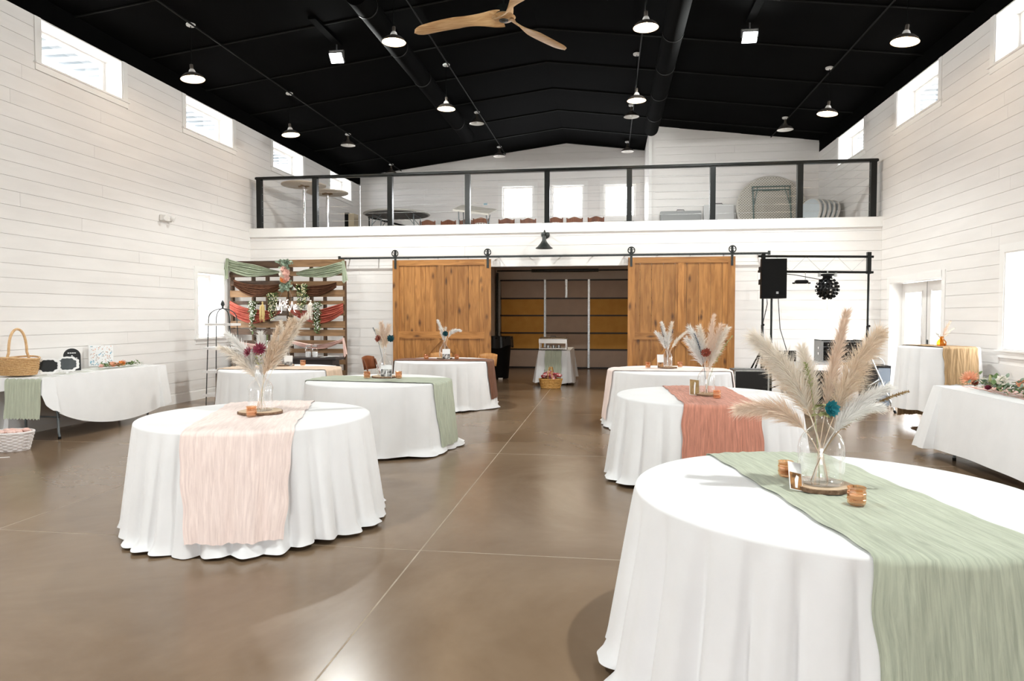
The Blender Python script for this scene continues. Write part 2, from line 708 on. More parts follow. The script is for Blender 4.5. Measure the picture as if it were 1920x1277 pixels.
upperL = [(y, y + 1.52) for y in (-1.25, 1.87, 5.0, 8.11, 11.2, 14.34, 17.46)]
upperR = [(y, y + 1.52) for y in (-1.25, 1.87, 5.0, 8.21, 11.25, 14.31)]
lowL = [(11.47, 12.32), (2.2, 3.1)]
lowR = [(8.5, 9.38), (5.2, 6.1), (2.2, 3.1)]
DOORR = (11.0, 12.92, 0.0, 2.09)
hl = [(a, b, 4.79, WTOP) for a, b in upperL] + [(a, b, 1.1, 2.3) for a, b in lowL]
hr = [(a, b, 4.74, WTOP) for a, b in upperR] + [(a, b, 1.08, 2.3) for a, b in lowR] + [DOORR]
wall('wall_left', 'X', XL, 1, YF, YE, 0, WTOP, hl, trims=0.1, thick=0.35)
wall('wall_right', 'X', XR, -1, YF, YE, 0, WTOP, hr, trims=0.1, thick=0.35)
for a, b in upperL:
    window('X', XL, 1, a, b, 4.79, WTOP - .004)
for a, b in lowL:
    window('X', XL, 1, a, b, 1.1, 2.3, rail=1.7)
for a, b in upperR:
    window('X', XR, -1, a, b, 4.74, WTOP - .004)
for a, b in lowR:
    window('X', XR, -1, a, b, 1.08, 2.3, rail=1.72)


# wall under the loft, with the opening to the store room
wall('wall_back', 'Y', YB, -1, XL, XR, 0, 3.12, [(-3.1, 1.15, 0, 2.47)], thick=0.15, trims=0.0)
mb = MB()
mb.box(-3.2, 1.25, YB - .012, YB + .16, 2.47, 2.60).box(-3.2, -3.1, YB - .012, YB + .16, 0, 2.47).box(1.15, 1.25, YB - .012, YB + .16, 0, 2.47)
struct(mb.build('trim_1', TRIMW))
# loft floor with its white edge boards
struct(MB().box(XL, XR, YB - .02, YE, 3.12, LOFT).build('loft_floor', TRIMW))
struct(MB().box(XL, XR, YB - .035, YB + .1, 3.125, LOFT + .035).build('trim_2', TRIMW))
# end wall of the loft, gable, three windows
HW = [(-3.09, -2.15, 4.30, 5.25), (-1.66, -.71, 4.29, 5.24), (-.18, .74, 4.29, 5.23)]
wall('wall_loft', 'Y', YE, -1, XL, XR, LOFT, 5.66, HW, thick=0.2, trims=0.1, top=[(XL, XR)])
for h in HW:
    window('Y', YE, -1, *h, depth=0.16, sill=False)
# box-shaped room on the loft
bx0 = 0.96
wall('wall_enclosure', 'Y', 17.2, -1, bx0, XR, LOFT, 5.66, [], thick=0.12, top=[(bx0, XR)])
wall('wall_enclosure_side', 'X', bx0, -1, 17.2, YE, LOFT, 6.12, [], thick=0.12)
struct(MB().box(bx0 - .02, bx0 + .06, 17.17, 17.25, LOFT, 6.1).build('trim_3', TRIMW))

# store room behind the sliding doors
SR = mat('store_room_paint', (0.66, 0.58, 0.51), 0.7, col2=(0.70, 0.62, 0.55), scale=2)
struct(MB().box(-3.45, -3.27, YB + .13, YE, 0, 3.12).build('wall_store_left', SR))
struct(MB().box(1.3, 1.48, YB + .13, YE, 0, 3.12).build('wall_store_right', SR))
struct(MB().box(-3.3, 1.3, YE - .02, YE + .15, 0, 3.12).build('wall_store_back', SR))
struct(MB().box(-3.3, 1.3, YB + .13, YE, 3.02, 3.12).build('ceiling_store', SR))

sl = thing('added_strip_light', 'added unseen strip light on the store room ceiling above the serving table', 'lamp', (-1.0, 16.6, 3.02))  # unseen fitting, added to brighten the store room
MB().box(-.6, .6, -.06, .06, -.05, 0).build('housing', TRIMW, sl)
MB().box(-.58, .58, -.04, .04, -.058, -.05).build('diffuser', mat('added_strip_diffuser', (1, 1, 1), .4, emit=(1.0, .86, .68), estr=3.5), sl)
_d = bpy.data.lights.new('added_strip_glow', 'AREA')
_d.shape, _d.size, _d.size_y, _d.energy, _d.color = 'RECTANGLE', 1.16, .08, 19.0, (1.0, .84, .66)
_o = bpy.data.objects.new('added_strip_glow', _d)
COL.objects.link(_o)
_o.parent, _o.location = sl, (0, 0, -.065)

# baseboards
struct(MB().box(XL, XL + .018, YF, YB, 0, .15).build('baseboard_left', TRIMW))
mb = MB().box(XR - .018, XR, YF, DOORR[0] - .1, 0, .15).box(XR - .018, XR, DOORR[1] + .1, YB, 0, .15)
struct(mb.build('baseboard_right', TRIMW))
struct(MB().box(XL, -3.2, YB - .02, YB, 0, .15).box(1.25, XR, YB - .02, YB, 0, .15).build('baseboard_back', TRIMW))

# wall behind the camera: unseen doorway opening added to let daylight in
BAY = (-2.2, -.2, 0, 2.3)
wall('wall_front', 'Y', YF, 1, XL, XR, 0, 5.66, [BAY], boards=False, top=[(XL, XR)], mt=TRIMW)
portal((BAY[0] + BAY[1]) / 2, YF - .3, BAY[3] / 2, BAY[1] - BAY[0], BAY[3], (radians(90), 0, 0))

# ceiling: two black slopes, seam battens, eave bands
mb = MB()
for s in (-1, 1):
    xe = XL - .25 if s < 0 else XR + .25
    mb.prism([(xe, roof(xe)), (XC, ZR), (XC, ZR + .12), (xe, roof(xe) + .12)], YE + .3 - YF + .3, ((0, YF - .3, 0), (1, 0, 0), (0, 0, 1), (0, 1, 0)))
ceil = struct(mb.build('ceiling', BLACKC))
y = 0.9
while y < YE:
    for s in (-1, 1):
        xe = XL if s < 0 else XR
        a = Vector((xe, y, roof(xe) - .012))
        b = Vector((XC, y, ZR - .012))
        MB().cyl(a, b, .014, n=6).build('seam_batten', BLACKRIB, ceil)
    y += 1.56
for x in (-6.13, -3.03, .47, 3.75):
    MB().cyl((x + .05, YF, roof(x) - .03), (x + .05, YE, roof(x) - .03), .014, n=6).build('conduit', BLACKRIB, ceil)
for k, (x, i) in enumerate(((XL, 1), (XR, -1))):
    struct(MB().box(min(x, x + i * .004), max(x, x + i * .004), YF, YE, WTOP, 5.70).build('trim_%d' % (4 + k), BLACKC))
    struct(MB().box(min(x - i * .36, x), max(x - i * .36, x), YF, YE, WTOP, 5.70).build('trim_%d' % (6 + k), BLACKC))

# outside: pale ground and ribbed soffit under the eaves
GROUND = mat('pale_gravel', (0.55, 0.53, 0.5), 0.9, col2=(0.62, 0.6, 0.57), scale=3)
SOFF = mat('soffit_metal', (0.22, 0.245, 0.26), 0.5, col2=(0.25, 0.275, 0.29), scale=2)
SOFR = mat('soffit_rib_metal', (0.15, 0.17, 0.185), 0.5)
struct(MB().box(-60, XL - .38, -50, 60, -.3, -.15).box(XR + .38, 60, -50, 60, -.3, -.15)
       .box(XL - .38, XR + .38, -50, YF - 2, -.3, -.15).build('ground', GROUND))
for s, x in ((-1, XL - .37), (1, XR + .37)):
    so = MB().box(min(x, x + s * .95), max(x, x + s * .95), YF, YE, 5.52, 5.56).build('soffit', SOFF)
    struct(so)
    yy = YF
    while yy < YE:
        unit('soffit_rib', SOFR, so, min(x, x + s * .95), max(x, x + s * .95), yy, yy + .12, 5.48, 5.52)
        yy += .3

# double door in the right wall
e = bpy.data.objects.new('door_1', None)
COL.objects.link(e)
struct(e)
d0, d1, dz = DOORR[0], DOORR[1], DOORR[3]
mb = MB()
mb.box(XR - .012, XR + .36, d0 - .1, d0 + .008, 0, dz + .1).box(XR - .012, XR + .36, d1 - .008, d1 + .1, 0, dz + .1).box(XR - .012, XR + .36, d0, d1, dz - .008, dz + .1)
mb.build('door_casing', TRIMW, e)
dm = (d0 + d1) / 2
for a, b in ((d0 + .01, dm - .012), (dm + .012, d1 - .01)):
    lf = MB()
    X0, X1 = XR + .2, XR + .245
    lf.box(X0, X1, a, a + .16, .02, dz - .02).box(X0, X1, b - .16, b, .02, dz - .02).box(X0, X1, a + .16, b - .16, dz - .19, dz - .02).box(X0, X1, a + .16, b - .16, .02, .3)
    lfo = lf.build('door_leaf', TRIMW, e)
    MB().box(X0 + .018, X0 + .026, a + .15, b - .15, .29, dz - .18).build('door_pane', PANE, lfo)
    MB().box(X0 - .012, X0, a + .13, a + .165, .28, dz - .165).box(X0 - .012, X0, b - .165, b - .13, .28, dz - .165).build('glazing_bead', TRIMW, lfo)
MB().box(XR + .205, XR + .235, dm - .011, dm + .011, .02, dz - .02).build('astragal', mat('bronze_weatherstrip', (.03, .022, .018), .5), e)
hb = MB().box(XR + .188, XR + .2, dm - .075, dm - .035, .98, 1.12).cyl((XR + .195, dm - .055, 1.02), (XR + .15, dm - .055, 1.02), .011)
hb.cyl((XR + .155, dm - .055, 1.02), (XR + .155, dm - .17, 1.02), .009)
hb.build('door_handle', IRON, e)
portal(XR + .4, dm, dz / 2, dz, d1 - d0, (0, radians(90), 0))

# sectional garage door at the far end of the store room
GP_O = mat('orange_insulation', (0.62, 0.31, 0.06), 0.8, col2=(0.68, 0.36, 0.075), scale=4)
GP_G = mat('grey_brown_insulation', (0.46, 0.36, 0.29), 0.8, col2=(0.50, 0.395, 0.32), scale=4)
GBR = mat('dark_brown_hinge_rail', (0.018, 0.010, 0.008), 0.5)
gd = thing('garage_door', 'sectional garage door with orange and grey insulation panels behind the sliding doors', 'garage door', (0, YE - .06, 0))
gx = [-3.12, -1.82, -.57, .7, 1.2]
gz = [0.03, .55, 1.02, 1.52, 2.01, 2.53]
for c in range(4):
    for r_ in range(5):
        orange = c in (0, 2, 3) and r_ in (1, 2, 3)
        MB().box(gx[c] + .03, gx[c + 1] - .03, -.012, .02, gz[r_] + .02, gz[r_ + 1] - .02).build('insulation_panel', GP_O if orange else GP_G, gd)
for z in gz:
    MB().box(-3.15, 1.22, -.03, .01, z - .02, z + .02).build('section_rail', GBR, gd)
for x in (-3.15, -1.82, -.57, .7):
    MB().box(x - .03, x + .03, -.045, -.013, 0.03, 2.55).build('stile', STEEL, gd)
MB().box(-1.24, -1.18, -.045, -.013, 2.03, 2.55).build('stile', STEEL, gd)
MB().box(-3.22, -3.17, -.12, 0, 0, 2.75).build('track', IRON, gd)
MB().cyl((-3.2, -.1, 2.8), (1.22, -.1, 2.8), .02).build('torsion_shaft', IRON, gd)
MB().cyl((-2.2, -.1, 2.8), (-.3, -.1, 2.8), .045, n=12).build('torsion_spring', IRON, gd)

# ================================================================== loft railing
ra = thing('loft_railing', 'long black metal railing with thin steel cables along the loft edge', 'railing', (0, YB + .02, LOFT + .03))
px = [-7.14, -5.93, -4.35, -2.77, -1.2, .37, 1.91, 3.47, 4.74]
for x in px:
    po = MB().box(x - .05, x + .05, -.05, .05, 0, 1.0).build('post', BLKMETAL, ra)
    MB().box(x - .09, x + .09, -.045, .07, 0, .012).build('base_plate', BLKMETAL, po)
MB().bevbox(-7.22, 4.82, -.06, .06, 1.0, 1.055, .012).build('top_rail', BLKMETAL, ra)
for k in range(6):
    MB().cyl((-7.14, 0, .13 + k * .145), (4.74, 0, .13 + k * .145), .0022, n=5).build('cable', STEEL, ra)

# ================================================================== sliding barn doors
def barn_door(x0, x1, label):
    w = x1 - x0
    t = thing('barn_door', label, 'door', ((x0 + x1) / 2, YB - .13, .03), 0, 'pair of sliding barn doors')
    h, st = 2.58, .13
    n = 9
    pw = (w - .02) / n
    for i in range(n):
        a = -w / 2 + .01 + i * pw
        MB().box(a + .002, a + pw - .002, .0, .022, .01, h - .01).build('plank', BARN_Z, t)
    for s in (-1, 1):
        a = s * (w / 2 - st / 2)
        MB().box(a - st / 2, a + st / 2, -.022, .0, 0, h).build('stile', BARN_Z, t)
    MB().box(-.055, .055, -.02, .0, 1.17, h - .11).build('middle_stile', BARN_Z, t)
    MB().box(-w / 2 + st, w / 2 - st, -.022, .0, h - .11, h).build('top_rail', BARN_X, t)
    MB().box(-w / 2 + st, w / 2 - st, -.022, .0, 1.03, 1.17).build('middle_rail', BARN_X, t)
    MB().box(-w / 2 + st, w / 2 - st, -.022, .0, 0, .16).build('bottom_rail', BARN_X, t)
    for s in (-1, 1):
        p0 = Vector((s * .05, -.01, 1.03))
        p1 = Vector((s * (w / 2 - st), -.01, .17))
        d = (p1 - p0)
        q = Vector((-d.z, 0, d.x)).normalized() * .06
        MB().prism([(p0.x - q.x, p0.z - q.z), (p1.x - q.x, p1.z - q.z), (p1.x + q.x, p1.z + q.z), (p0.x + q.x, p0.z + q.z)], .02,
                   ((0, -.02, 0), (1, 0, 0), (0, 0, 1), (0, 1, 0))).build('brace', BARN_Z, t)
    for s in (-1, 1):
        x = s * (w / 2 - .06)
        hg = MB().box(x - .022, x + .022, -.032, -.023, h - .17, h + .2).build('hanger', IRON, t)
        wh = MB()
        wc = Vector((x, -.052, h + .13))
        ring = [wc + Vector((cos(a) * .062, 0, sin(a) * .062)) for a in [2 * PI * k / 20 for k in range(20)]]
        wh.tube(ring, .011, 6, closed=True)
        for k in range(5):
            a = 2 * PI * k / 5 + .3
            wh.cyl(wc, wc + Vector((cos(a) * .06, 0, sin(a) * .06)), .006, n=5)
        wh.cyl(wc + Vector((0, -.015, 0)), wc + Vector((0, .025, 0)), .016)
        wh.build('wheel', IRON, hg, smooth=40)
        for zz in (h - .14, h - .06):
            MB().cyl((x, -.032, zz), (x, -.04, zz), .012, n=6).build('bolt', IRON, hg)


barn_door(-4.26, -2.28, 'knotty wooden sliding barn door on the left of the opening')
barn_door(.35, 2.31, 'knotty wooden sliding barn door on the right, nearer the speaker')
tr = thing('door_track', 'long black flat steel track above the two barn doors', 'track', (0, YB - .17, 2.655))
MB().box(-5.37, 2.92, -.005, .005, -.02, .02).build('rail', IRON, tr)
for k in range(14):
    x = -5.2 + k * .61
    MB().cyl((x, .005, 0), (x, .165, 0), .012, n=8).build('spacer', IRON, tr)
    MB().cyl((x, -.005, 0), (x, -.012, 0), .014, n=6).build('bolt', IRON, tr)
for x in (-5.35, 2.9):
    MB().box(x - .02, x + .02, -.03, .01, -.03, .045).build('stop', IRON, tr)

# ================================================================== lamps
ENAMEL = mat('white_enamel', (0.85, 0.83, 0.8), 0.35)
BRONZE = mat('aged_nickel_shade', (0.23, 0.19, 0.16), 0.32, 0.85, col2=(0.32, 0.28, 0.24), scale=12)
BULB_ON = mat('lit_bulb', (1, .9, .75), 0.4, emit=(1.0, 0.72, 0.42), estr=28.0)
BULB_OFF = mat('frosted_bulb', (0.85, 0.85, 0.83), 0.4)
CANOPYW = mat('white_canopy', (0.75, 0.75, 0.74), 0.5)


def pendant(x, y, zrim, lit, label, tilt=0.0):
    zc = roof(x)
    t = thing('pendant_lamp', label, 'lamp', (x, y, zc), 0, 'pendant lamps hanging from the black ceiling')
    h = zc - zrim
    mb = MB().lathe([(.0, -.03), (.06, -.03), (.066, -.02), (.066, 0)], 20)
    mb.build('canopy', CANOPYW, t, 40)
    zt = -h + .2
    MB().cyl((0, 0, -.03), (0, 0, zt), .006, n=8).build('stem', BLKMETAL, t)
    T = Matrix.Rotation(tilt, 3, 'Y')
    c = Vector((0, 0, zt))

    def L_(prof):
        return MB().lathe(prof, 28, c, M=T)
    L_([(.0, .02), (.02, .02), (.024, .01), (.024, -.05), (.03, -.055)]).build('socket', BRONZE, t, 40)
    # slotted neck cage
    nk = L_([(.03, -.055), (.036, -.06), (.055, -.105)])
    nk.build('neck', ENAMEL if lit else BRONZE, t, 60)
    L_([(.055, -.105), (.075, -.115), (.115, -.135), (.15, -.165), (.166, -.195), (.171, -.2), (.171, -.203), (.163, -.199), (.147, -.17), (.113, -.141), (.07, -.121), (.0, -.118)]).build('shade', BRONZE, t, 50)
    L_([(.1655, -.2005), (.162, -.199), (.146, -.171), (.112, -.142), (.069, -.122), (.0, -.119)]).build('shade_lining', ENAMEL, t, 60, label='white enamel inside of the shade')
    bl = MB().lathe([(.0, -.196), (.02, -.192), (.033, -.178), (.033, -.16), (.02, -.13), (.014, -.12)], 16, c, M=T)
    bl.build('bulb', BULB_ON if lit else BULB_OFF, t, 60)
    if lit:
        d = bpy.data.lights.new('bulb_light', 'POINT')
        d.energy = PENDANT_W
        d.color = (1.0, 0.70, 0.42)
        d.shadow_soft_size = 0.035
        o = bpy.data.objects.new('bulb_light', d)
        COL.objects.link(o)
        o.parent = t
        o.location = c + T @ Vector((0, 0, -.215))
    return t


colx = {'far-left': -6.13, 'centre-left': -3.03, 'centre-right': .47, 'far-right': 3.75}
for cn, x in colx.items():
    inner = 'centre' in cn
    zl = 5.37 if inner else 5.0
    tl = radians(-6) if x < -5 else (radians(7) if x > 3 else 0)
    pendant(x, 9.5, zl, True, 'lit pendant lamp, nearest of the %s row, with flared metal shade' % cn, tl)
    pendant(x, 12.65, zl, True, 'lit pendant lamp, second of the %s row, with flared metal shade' % cn, tl)
    zu = roof(x) - .27
    pendant(x, 15.65, zu, False, 'unlit pendant lamp over the loft front, %s row, short stem' % cn)
    if x < 3:
        pendant(x, 18.9, zu, False, 'unlit pendant lamp by the loft end wall, %s row, short stem' % cn)

FLOOD_E = mat('flood_lens', (1, 1, 1), 0.3, emit=(0.95, 1.0, 0.97), estr=60.0)


def flood(x, y, label, k=1.0):
    zc = roof(x)
    t = thing('flood_light', label, 'flood light', (x, y, zc), 0)
    MB().box(-.06, .06, -.95, .1, -.05, 0).build('mounting_rail', BLACKC, t)
    MB().cyl((0, 0, -.06), (0, 0, -.16), .012, n=8).build('stem', STEEL, t)
    MB().box(-.125, -.112, -.02, .02, -.27, -.16).box(.112, .125, -.02, .02, -.27, -.16).box(-.125, .125, -.02, .02, -.17, -.155).build('yoke', STEEL, t)
    a = radians(24)
    hd = MB()
    hd.rbox((0, 0, -.27), (.22, .05, .17), (radians(40), 0, 0))
    hd.build('housing', mat('grey_flood_housing', (.25, .25, .26), .5), t)
    R_ = Euler((radians(40), 0, 0)).to_matrix()
    ln = MB()
    ln.rbox(Vector((0, 0, -.27)) + R_ @ Vector((0, -.03, 0)), (.19, .008, .15), (radians(40), 0, 0))
    ln.build('lens', FLOOD_E, t)
    d = bpy.data.lights.new('flood_beam', 'SPOT')
    d.energy = FLOOD_W * k
    d.color = (0.97, 1.0, 0.97)
    d.spot_size = radians(179)
    d.spot_blend = 0.42
    d.shadow_soft_size = 0.07
    o = bpy.data.objects.new('flood_beam', d)
    COL.objects.link(o)
    o.parent = t
    o.location = (0, -.06, -.37)
    o.rotation_euler = (radians(7), radians(-32 if x < XC else 32), 0)


flood(-4.45, 10.9, 'bright flood light on the black ceiling left of the fan')
flood(2.09, 10.95, 'bright flood light on the black ceiling right of the fan')
# two unseen flood lights added above the camera to brighten the hall
flood(-4.45, 2.2, 'added unseen flood light on the black ceiling above the camera, left one', 1.15)
flood(2.09, 2.2, 'added unseen flood light on the black ceiling above the camera, right one', 1.15)

# ceiling fan
f = thing('ceiling_fan', 'three-bladed carved wooden ceiling fan under the black ridge', 'fan', (-1.23, 8.0, roof(-1.23)))
zf = 4.97 - roof(-1.23)
MB().cyl((0, 0, -.1), (0, 0, zf + .12), .016, n=10).build('downrod', BLKMETAL, f)
MB().lathe([(.0, -.1), (.03, -.1), (.075, -.02), (.075, 0)], 20).build('canopy', BLKMETAL, f, 40)
MB().lathe([(.02, .14), (.09, .12), (.1, .06), (.1, .02), (.06, .0)], 24, (0, 0, zf)).build('motor', BLKMETAL, f, 40)


def blade(ang):
    mb = MB()
    ca, sa = cos(ang), sin(ang)

    def fn(u, v):
        r_ = .02 + 1.09 * u
        w = .092 + .05 * math.exp(-((u - .0) / .2) ** 2) - .03 * sin(PI * min(u / .5, 1)) + .02 * sin(PI * u)
        if u > .86:
            w *= sqrt(max(0.0, 1 - ((u - .86) / .14) ** 2)) * .999 + .001
        tw = radians(38) * math.exp(-((u - .18) / .17) ** 2) + radians(13)
        a = 2 * PI * v
        cx, cz = cos(a) * w, sin(a) * .011
        off = .10 * sin(PI * u * .9)
        y = cx * cos(tw) - cz * sin(tw) + off * .5 - .02
        z = cx * sin(tw) * .75 + cz * cos(tw) + .0 - .06 * u * u
        x = r_
        return (x * ca - y * sa, x * sa + y * ca, zf + z)
    mb.grid(lambda u, v: fn(v, u), 14, 40, wrap=True)
    return mb


for a in (174, 294, 54):
    blade(radians(a)).build('blade', FANW, f, 70)
MB().lathe([(.0, -.032), (.06, -.032), (.11, -.022), (.14, 0), (.1, .03), (0, .035)], 24, (0, 0, zf)).build('hub', FANW, f, 50)
MB().lathe([(.0, -.05), (.02, -.05), (.03, -.042), (.05, -.042), (.057, -.03)], 20, (0, 0, zf)).build('hub_cap', IRON, f, 40)

# round black ducts
for x, lab in ((.95, 'black round spiral duct under the ceiling right of the ridge'), (-3.4, 'black round spiral duct under the ceiling left of the ridge')):
    YD = 16.4
    t = thing('duct', lab, 'duct', (x, 0, roof(x) - .3))
    MB().cyl((0, 9, 0), (0, YD, 0), .16, n=24).build('pipe', BLACKC, t, 40)
    for k in range(5):
        MB().cyl((0, 9.4 + k * 1.45, 0), (0, 9.43 + k * 1.45, 0), .167, n=24).build('band', BLACKRIB, t, 40)

# ================================================================== round tables
BLUSH = (0.84, 0.68, 0.63)
SAGE = (0.43, 0.465, 0.36)
TERRA = (0.57, 0.24, 0.165)
TAN = (0.66, 0.50, 0.37)
BROWN = (0.17, 0.062, 0.026)


def gauze(name, c, k=0.8):
    if name in MATS:
        return MATS[name]
    m_, nt_, p_ = nodes_of(name)
    N_, L_ = nt_.nodes.new, nt_.links.new
    tc = N_('ShaderNodeTexCoord')
    mp = N_('ShaderNodeMapping')
    mp.inputs['Scale'].default_value = (1.3, 14, 1)      # u along the runner, v across
    L_(tc.outputs['UV'], mp.inputs['Vector'])
    n_ = N_('ShaderNodeTexNoise')
    n_.inputs['Scale'].default_value = 3.2
    n_.inputs['Detail'].default_value = 8
    n_.inputs['Roughness'].default_value = 0.65
    n_.inputs['Distortion'].default_value = 0.7
    L_(mp.outputs[0], n_.inputs['Vector'])
    r_ = N_('ShaderNodeValToRGB')
    r_.color_ramp.elements[0].position = 0.3
    r_.color_ramp.elements[1].position = 0.66
    r_.color_ramp.elements[0].color = (*[q * k for q in c], 1)
    r_.color_ramp.elements[1].color = (*[min(1, q * 1.22 + .015) for q in c], 1)
    L_(n_.outputs['Fac'], r_.inputs['Fac'])
    L_(r_.outputs['Color'], p_.inputs['Base Color'])
    p_.inputs['Roughness'].default_value = 0.85
    p_.inputs['Sheen Weight'].default_value = 0.1
    b_ = N_('ShaderNodeBump')
    b_.inputs['Strength'].default_value = 0.5
    b_.inputs['Distance'].default_value = 0.006
    L_(n_.outputs['Fac'], b_.inputs['Height'])
    L_(b_.outputs['Normal'], p_.inputs['Normal'])
    MATS[name] = m_
    return m_


G_BLUSH = gauze('blush_gauze', BLUSH, 0.93)
G_SAGE = gauze('sage_gauze', SAGE, 0.78)
G_TERRA = gauze('terracotta_gauze', TERRA, 0.72)
G_TAN = gauze('tan_gauze', TAN, 0.9)
G_BROWN = gauze('brown_gauze', BROWN, 0.6)
G_GOLD = gauze('golden_brown_gauze', (0.46, 0.30, 0.15), 0.62)


def cloth_fn(seed, R, zt, zb, folds, flare, amp, pool=0.0, lean=(0, 0)):
    q = random.Random(seed)
    a, b, c, d, e_ = [q.uniform(0, 6.28) for _ in range(5)]

    def r_of(th, t):
        t = max(0.0, t)
        x1 = folds * th + 1.6 * sin(2 * th + a) + .9 * sin(5 * th + b)
        x2 = int(folds * 1.7) * th + c + 1.2 * sin(3 * th + d)
        fo = .84 * (2 * abs(sin(x1 / 2)) ** .8 - 1) + .16 * sin(x2)
        mod = .74 + .26 * sin(2 * th + e_)
        fl_ = flare + lean[0] * cos(th) + lean[1] * sin(th)
        pl = pool * max(0, (t - .93) / .07) ** 1.5 * (0.5 + .5 * sin(7 * th + a))
        return R + .006 + fl_ * t ** 1.1 + amp * mod * (t ** .6) * fo + pl
    return r_of


def tablecloth(t_loc, seed, label, R=.818, zt=.765, zb=.012, folds=26, flare=.075, amp=.03, pool=.05, lean=(0, 0), group='white round tablecloths', name='tablecloth'):
    r_of = cloth_fn(seed, R, zt, zb, folds, flare, amp, pool, lean)
    q = random.Random(seed * 3 + 1)
    ph = q.uniform(0, 6)
    mb = MB()
    nth = 420
    prof = [(.0, 0), (.3, 0), (.6, 0), (.85, 0), (.96, 0)]     # top rings as fractions of R
    rings = []
    for k, _ in prof:
        rings.append([(max(k, .001) * R * cos(2 * PI * i / nth), max(k, .001) * R * sin(2 * PI * i / nth), zt) for i in range(nth)])
    for ang in (25, 50, 72, 90):
        a = radians(ang)
        rr_ = R - .016 + .022 * sin(a)
        rings.append([(rr_ * cos(2 * PI * i / nth), rr_ * sin(2 * PI * i / nth), zt - .018 * (1 - cos(a))) for i in range(nth)])
    nv = 26
    for j in range(1, nv + 1):
        t = j / nv
        row = []
        for i in range(nth):
            th = 2 * PI * i / nth
            r_ = r_of(th, t)
            hem = zb + .010 * (1 + sin(3 * th + ph)) + .006 * sin(11 * th + ph)
            z = (zt - .018) + (hem - (zt - .018)) * t
            row.append((r_ * cos(th), r_ * sin(th), z))
        rings.append(row)
    vs = [p_ for r_ in rings for p_ in r_]
    fs = []
    for j in range(len(rings) - 1):
        for i in range(nth):
            i2 = (i + 1) % nth
            fs.append((j * nth + i, j * nth + i2, (j + 1) * nth + i2, (j + 1) * nth + i))
    mb.add(vs, fs)
    o = mb.build(name, CLOTH, None, 179, loc=t_loc)
    tag(o, label, 'tablecloth', group)
    return o, r_of


def runner(t_loc, ang, w, r_of, R, zt, zb, dropA, dropB, mt, seed, label, off=0.0, pinch=0.22, name='table_runner', cat='table runner', crink=.0035, thick=.0):
    """strip across a round top along direction ang; dropA hangs at +direction, dropB at -direction (metres)"""
    q = random.Random(seed)
    ph = [q.uniform(0, 6.28) for _ in range(12)]
    H_ = zt - zb
    nu, nv = 150, 56
    ca, sa = cos(ang), sin(ang)
    uvs = []

    def crk(u, v):
        return (sin(38 * v + 2.2 * sin(5 * u + ph[0]) + ph[1]) * .5 + sin(71 * v + 3 * sin(8 * u + ph[2]) + ph[3]) * .3 + sin(23 * v + 9 * u + ph[4]) * .35
                + .35 * sin(60 * u + 9 * sin(12 * v + ph[7])) )

    def fn(v_, u_):
        # u_ 0..1 from end B to end A, v_ 0..1 across
        edge = .005 * sin(31 * u_ + ph[5]) + .004 * sin(67 * u_ + ph[6])
        v = (v_ - .5) * w + off + (edge if v_ > .9 or v_ < .1 else 0)
        ch = sqrt(max(R * R - v * v, .02)) + .004
        tot = dropA + dropB + 2 * ch
        s = u_ * tot - dropB - ch
        c = crk(u_, v_) * crink
        rag = .003 * sin(61 * v_ + ph[8]) + .006 * sin(17 * v_ + ph[9])
        if abs(s) <= ch:
            e_ = abs(s) / ch
            return (s * ca - v * sa, s * sa + v * ca, zt + .006 + c * .8 + crink * .8 - .004 * max(0, (e_ - .96) / .04))
        sg = 1 if s > 0 else -1
        d = abs(s) - ch
        if d > .9 * (dropA if sg > 0 else dropB):
            d += rag
        t = min(d / H_, 1.0)
        base = 0 if sg > 0 else PI
        th0 = math.atan2(v, ch) * (1 - pinch * t)
        th = ang + base + (th0 if sg > 0 else -th0)
        rmax = max(r_of(th + k_, t) for k_ in (-.05, -.025, 0, .025, .05))
        r_ = rmax + .007 + c + crink
        return (r_ * cos(th), r_ * sin(th), zt - d + .004)
    mb = MB().grid(fn, nv, nu)
    o = mb.build(name, mt, None, 179, loc=t_loc)
    uvl = o.data.uv_layers.new(name='UVMap')
    W_ = nv + 1
    for lp in o.data.loops:
        i = lp.vertex_index
        uvl.data[lp.index].uv = ((i // W_) / nu * 3.0, (i % W_) / nv)
    tag(o, label, 'table runner')
    return o


def round_table(loc, label, R=.80, zt=.745):
    t = thing('banquet_table', label, 'table', loc, 0, 'round banquet tables hidden under cloths')
    MB().lathe([(0, zt - .035), (R - .01, zt - .035), (R, zt - .025), (R, zt - .005), (R - .01, zt), (0, zt)], 48).build('tabletop', mat('plastic_tabletop', (.6, .6, .58), .5), t, 40)
    for sx in (-1, 1):
        for sy in (-1, 1):
            MB().cyl((sx * .38, sy * .4, zt - .035), (sx * .42, sy * .45, 0), .014, n=8).build('leg', GREYMETAL, t)
    return t


TBL = {}


def table_set(key, x, y, ang, w, mt, dA, dB, where, rname, seed, flare=.075, amp=.03, folds=26, pool=.05, lean=(0, 0), off=0.0, pinch=.22):
    loc = (x, y, 0)
    round_table(loc, 'round banquet table hidden beneath cloth and %s runner %s' % (rname, where))
    c, r_of = tablecloth(loc, seed, 'white floor-length tablecloth under the %s runner %s' % (rname, where), flare=flare, amp=amp, folds=folds, pool=pool, lean=lean)
    runner(loc, ang, w, r_of, .818, .765, .012, dA, dB, mt, seed + 50, '%s gauze table runner %s' % (rname, where), off=off, pinch=pinch)
    TBL[key] = (x, y)


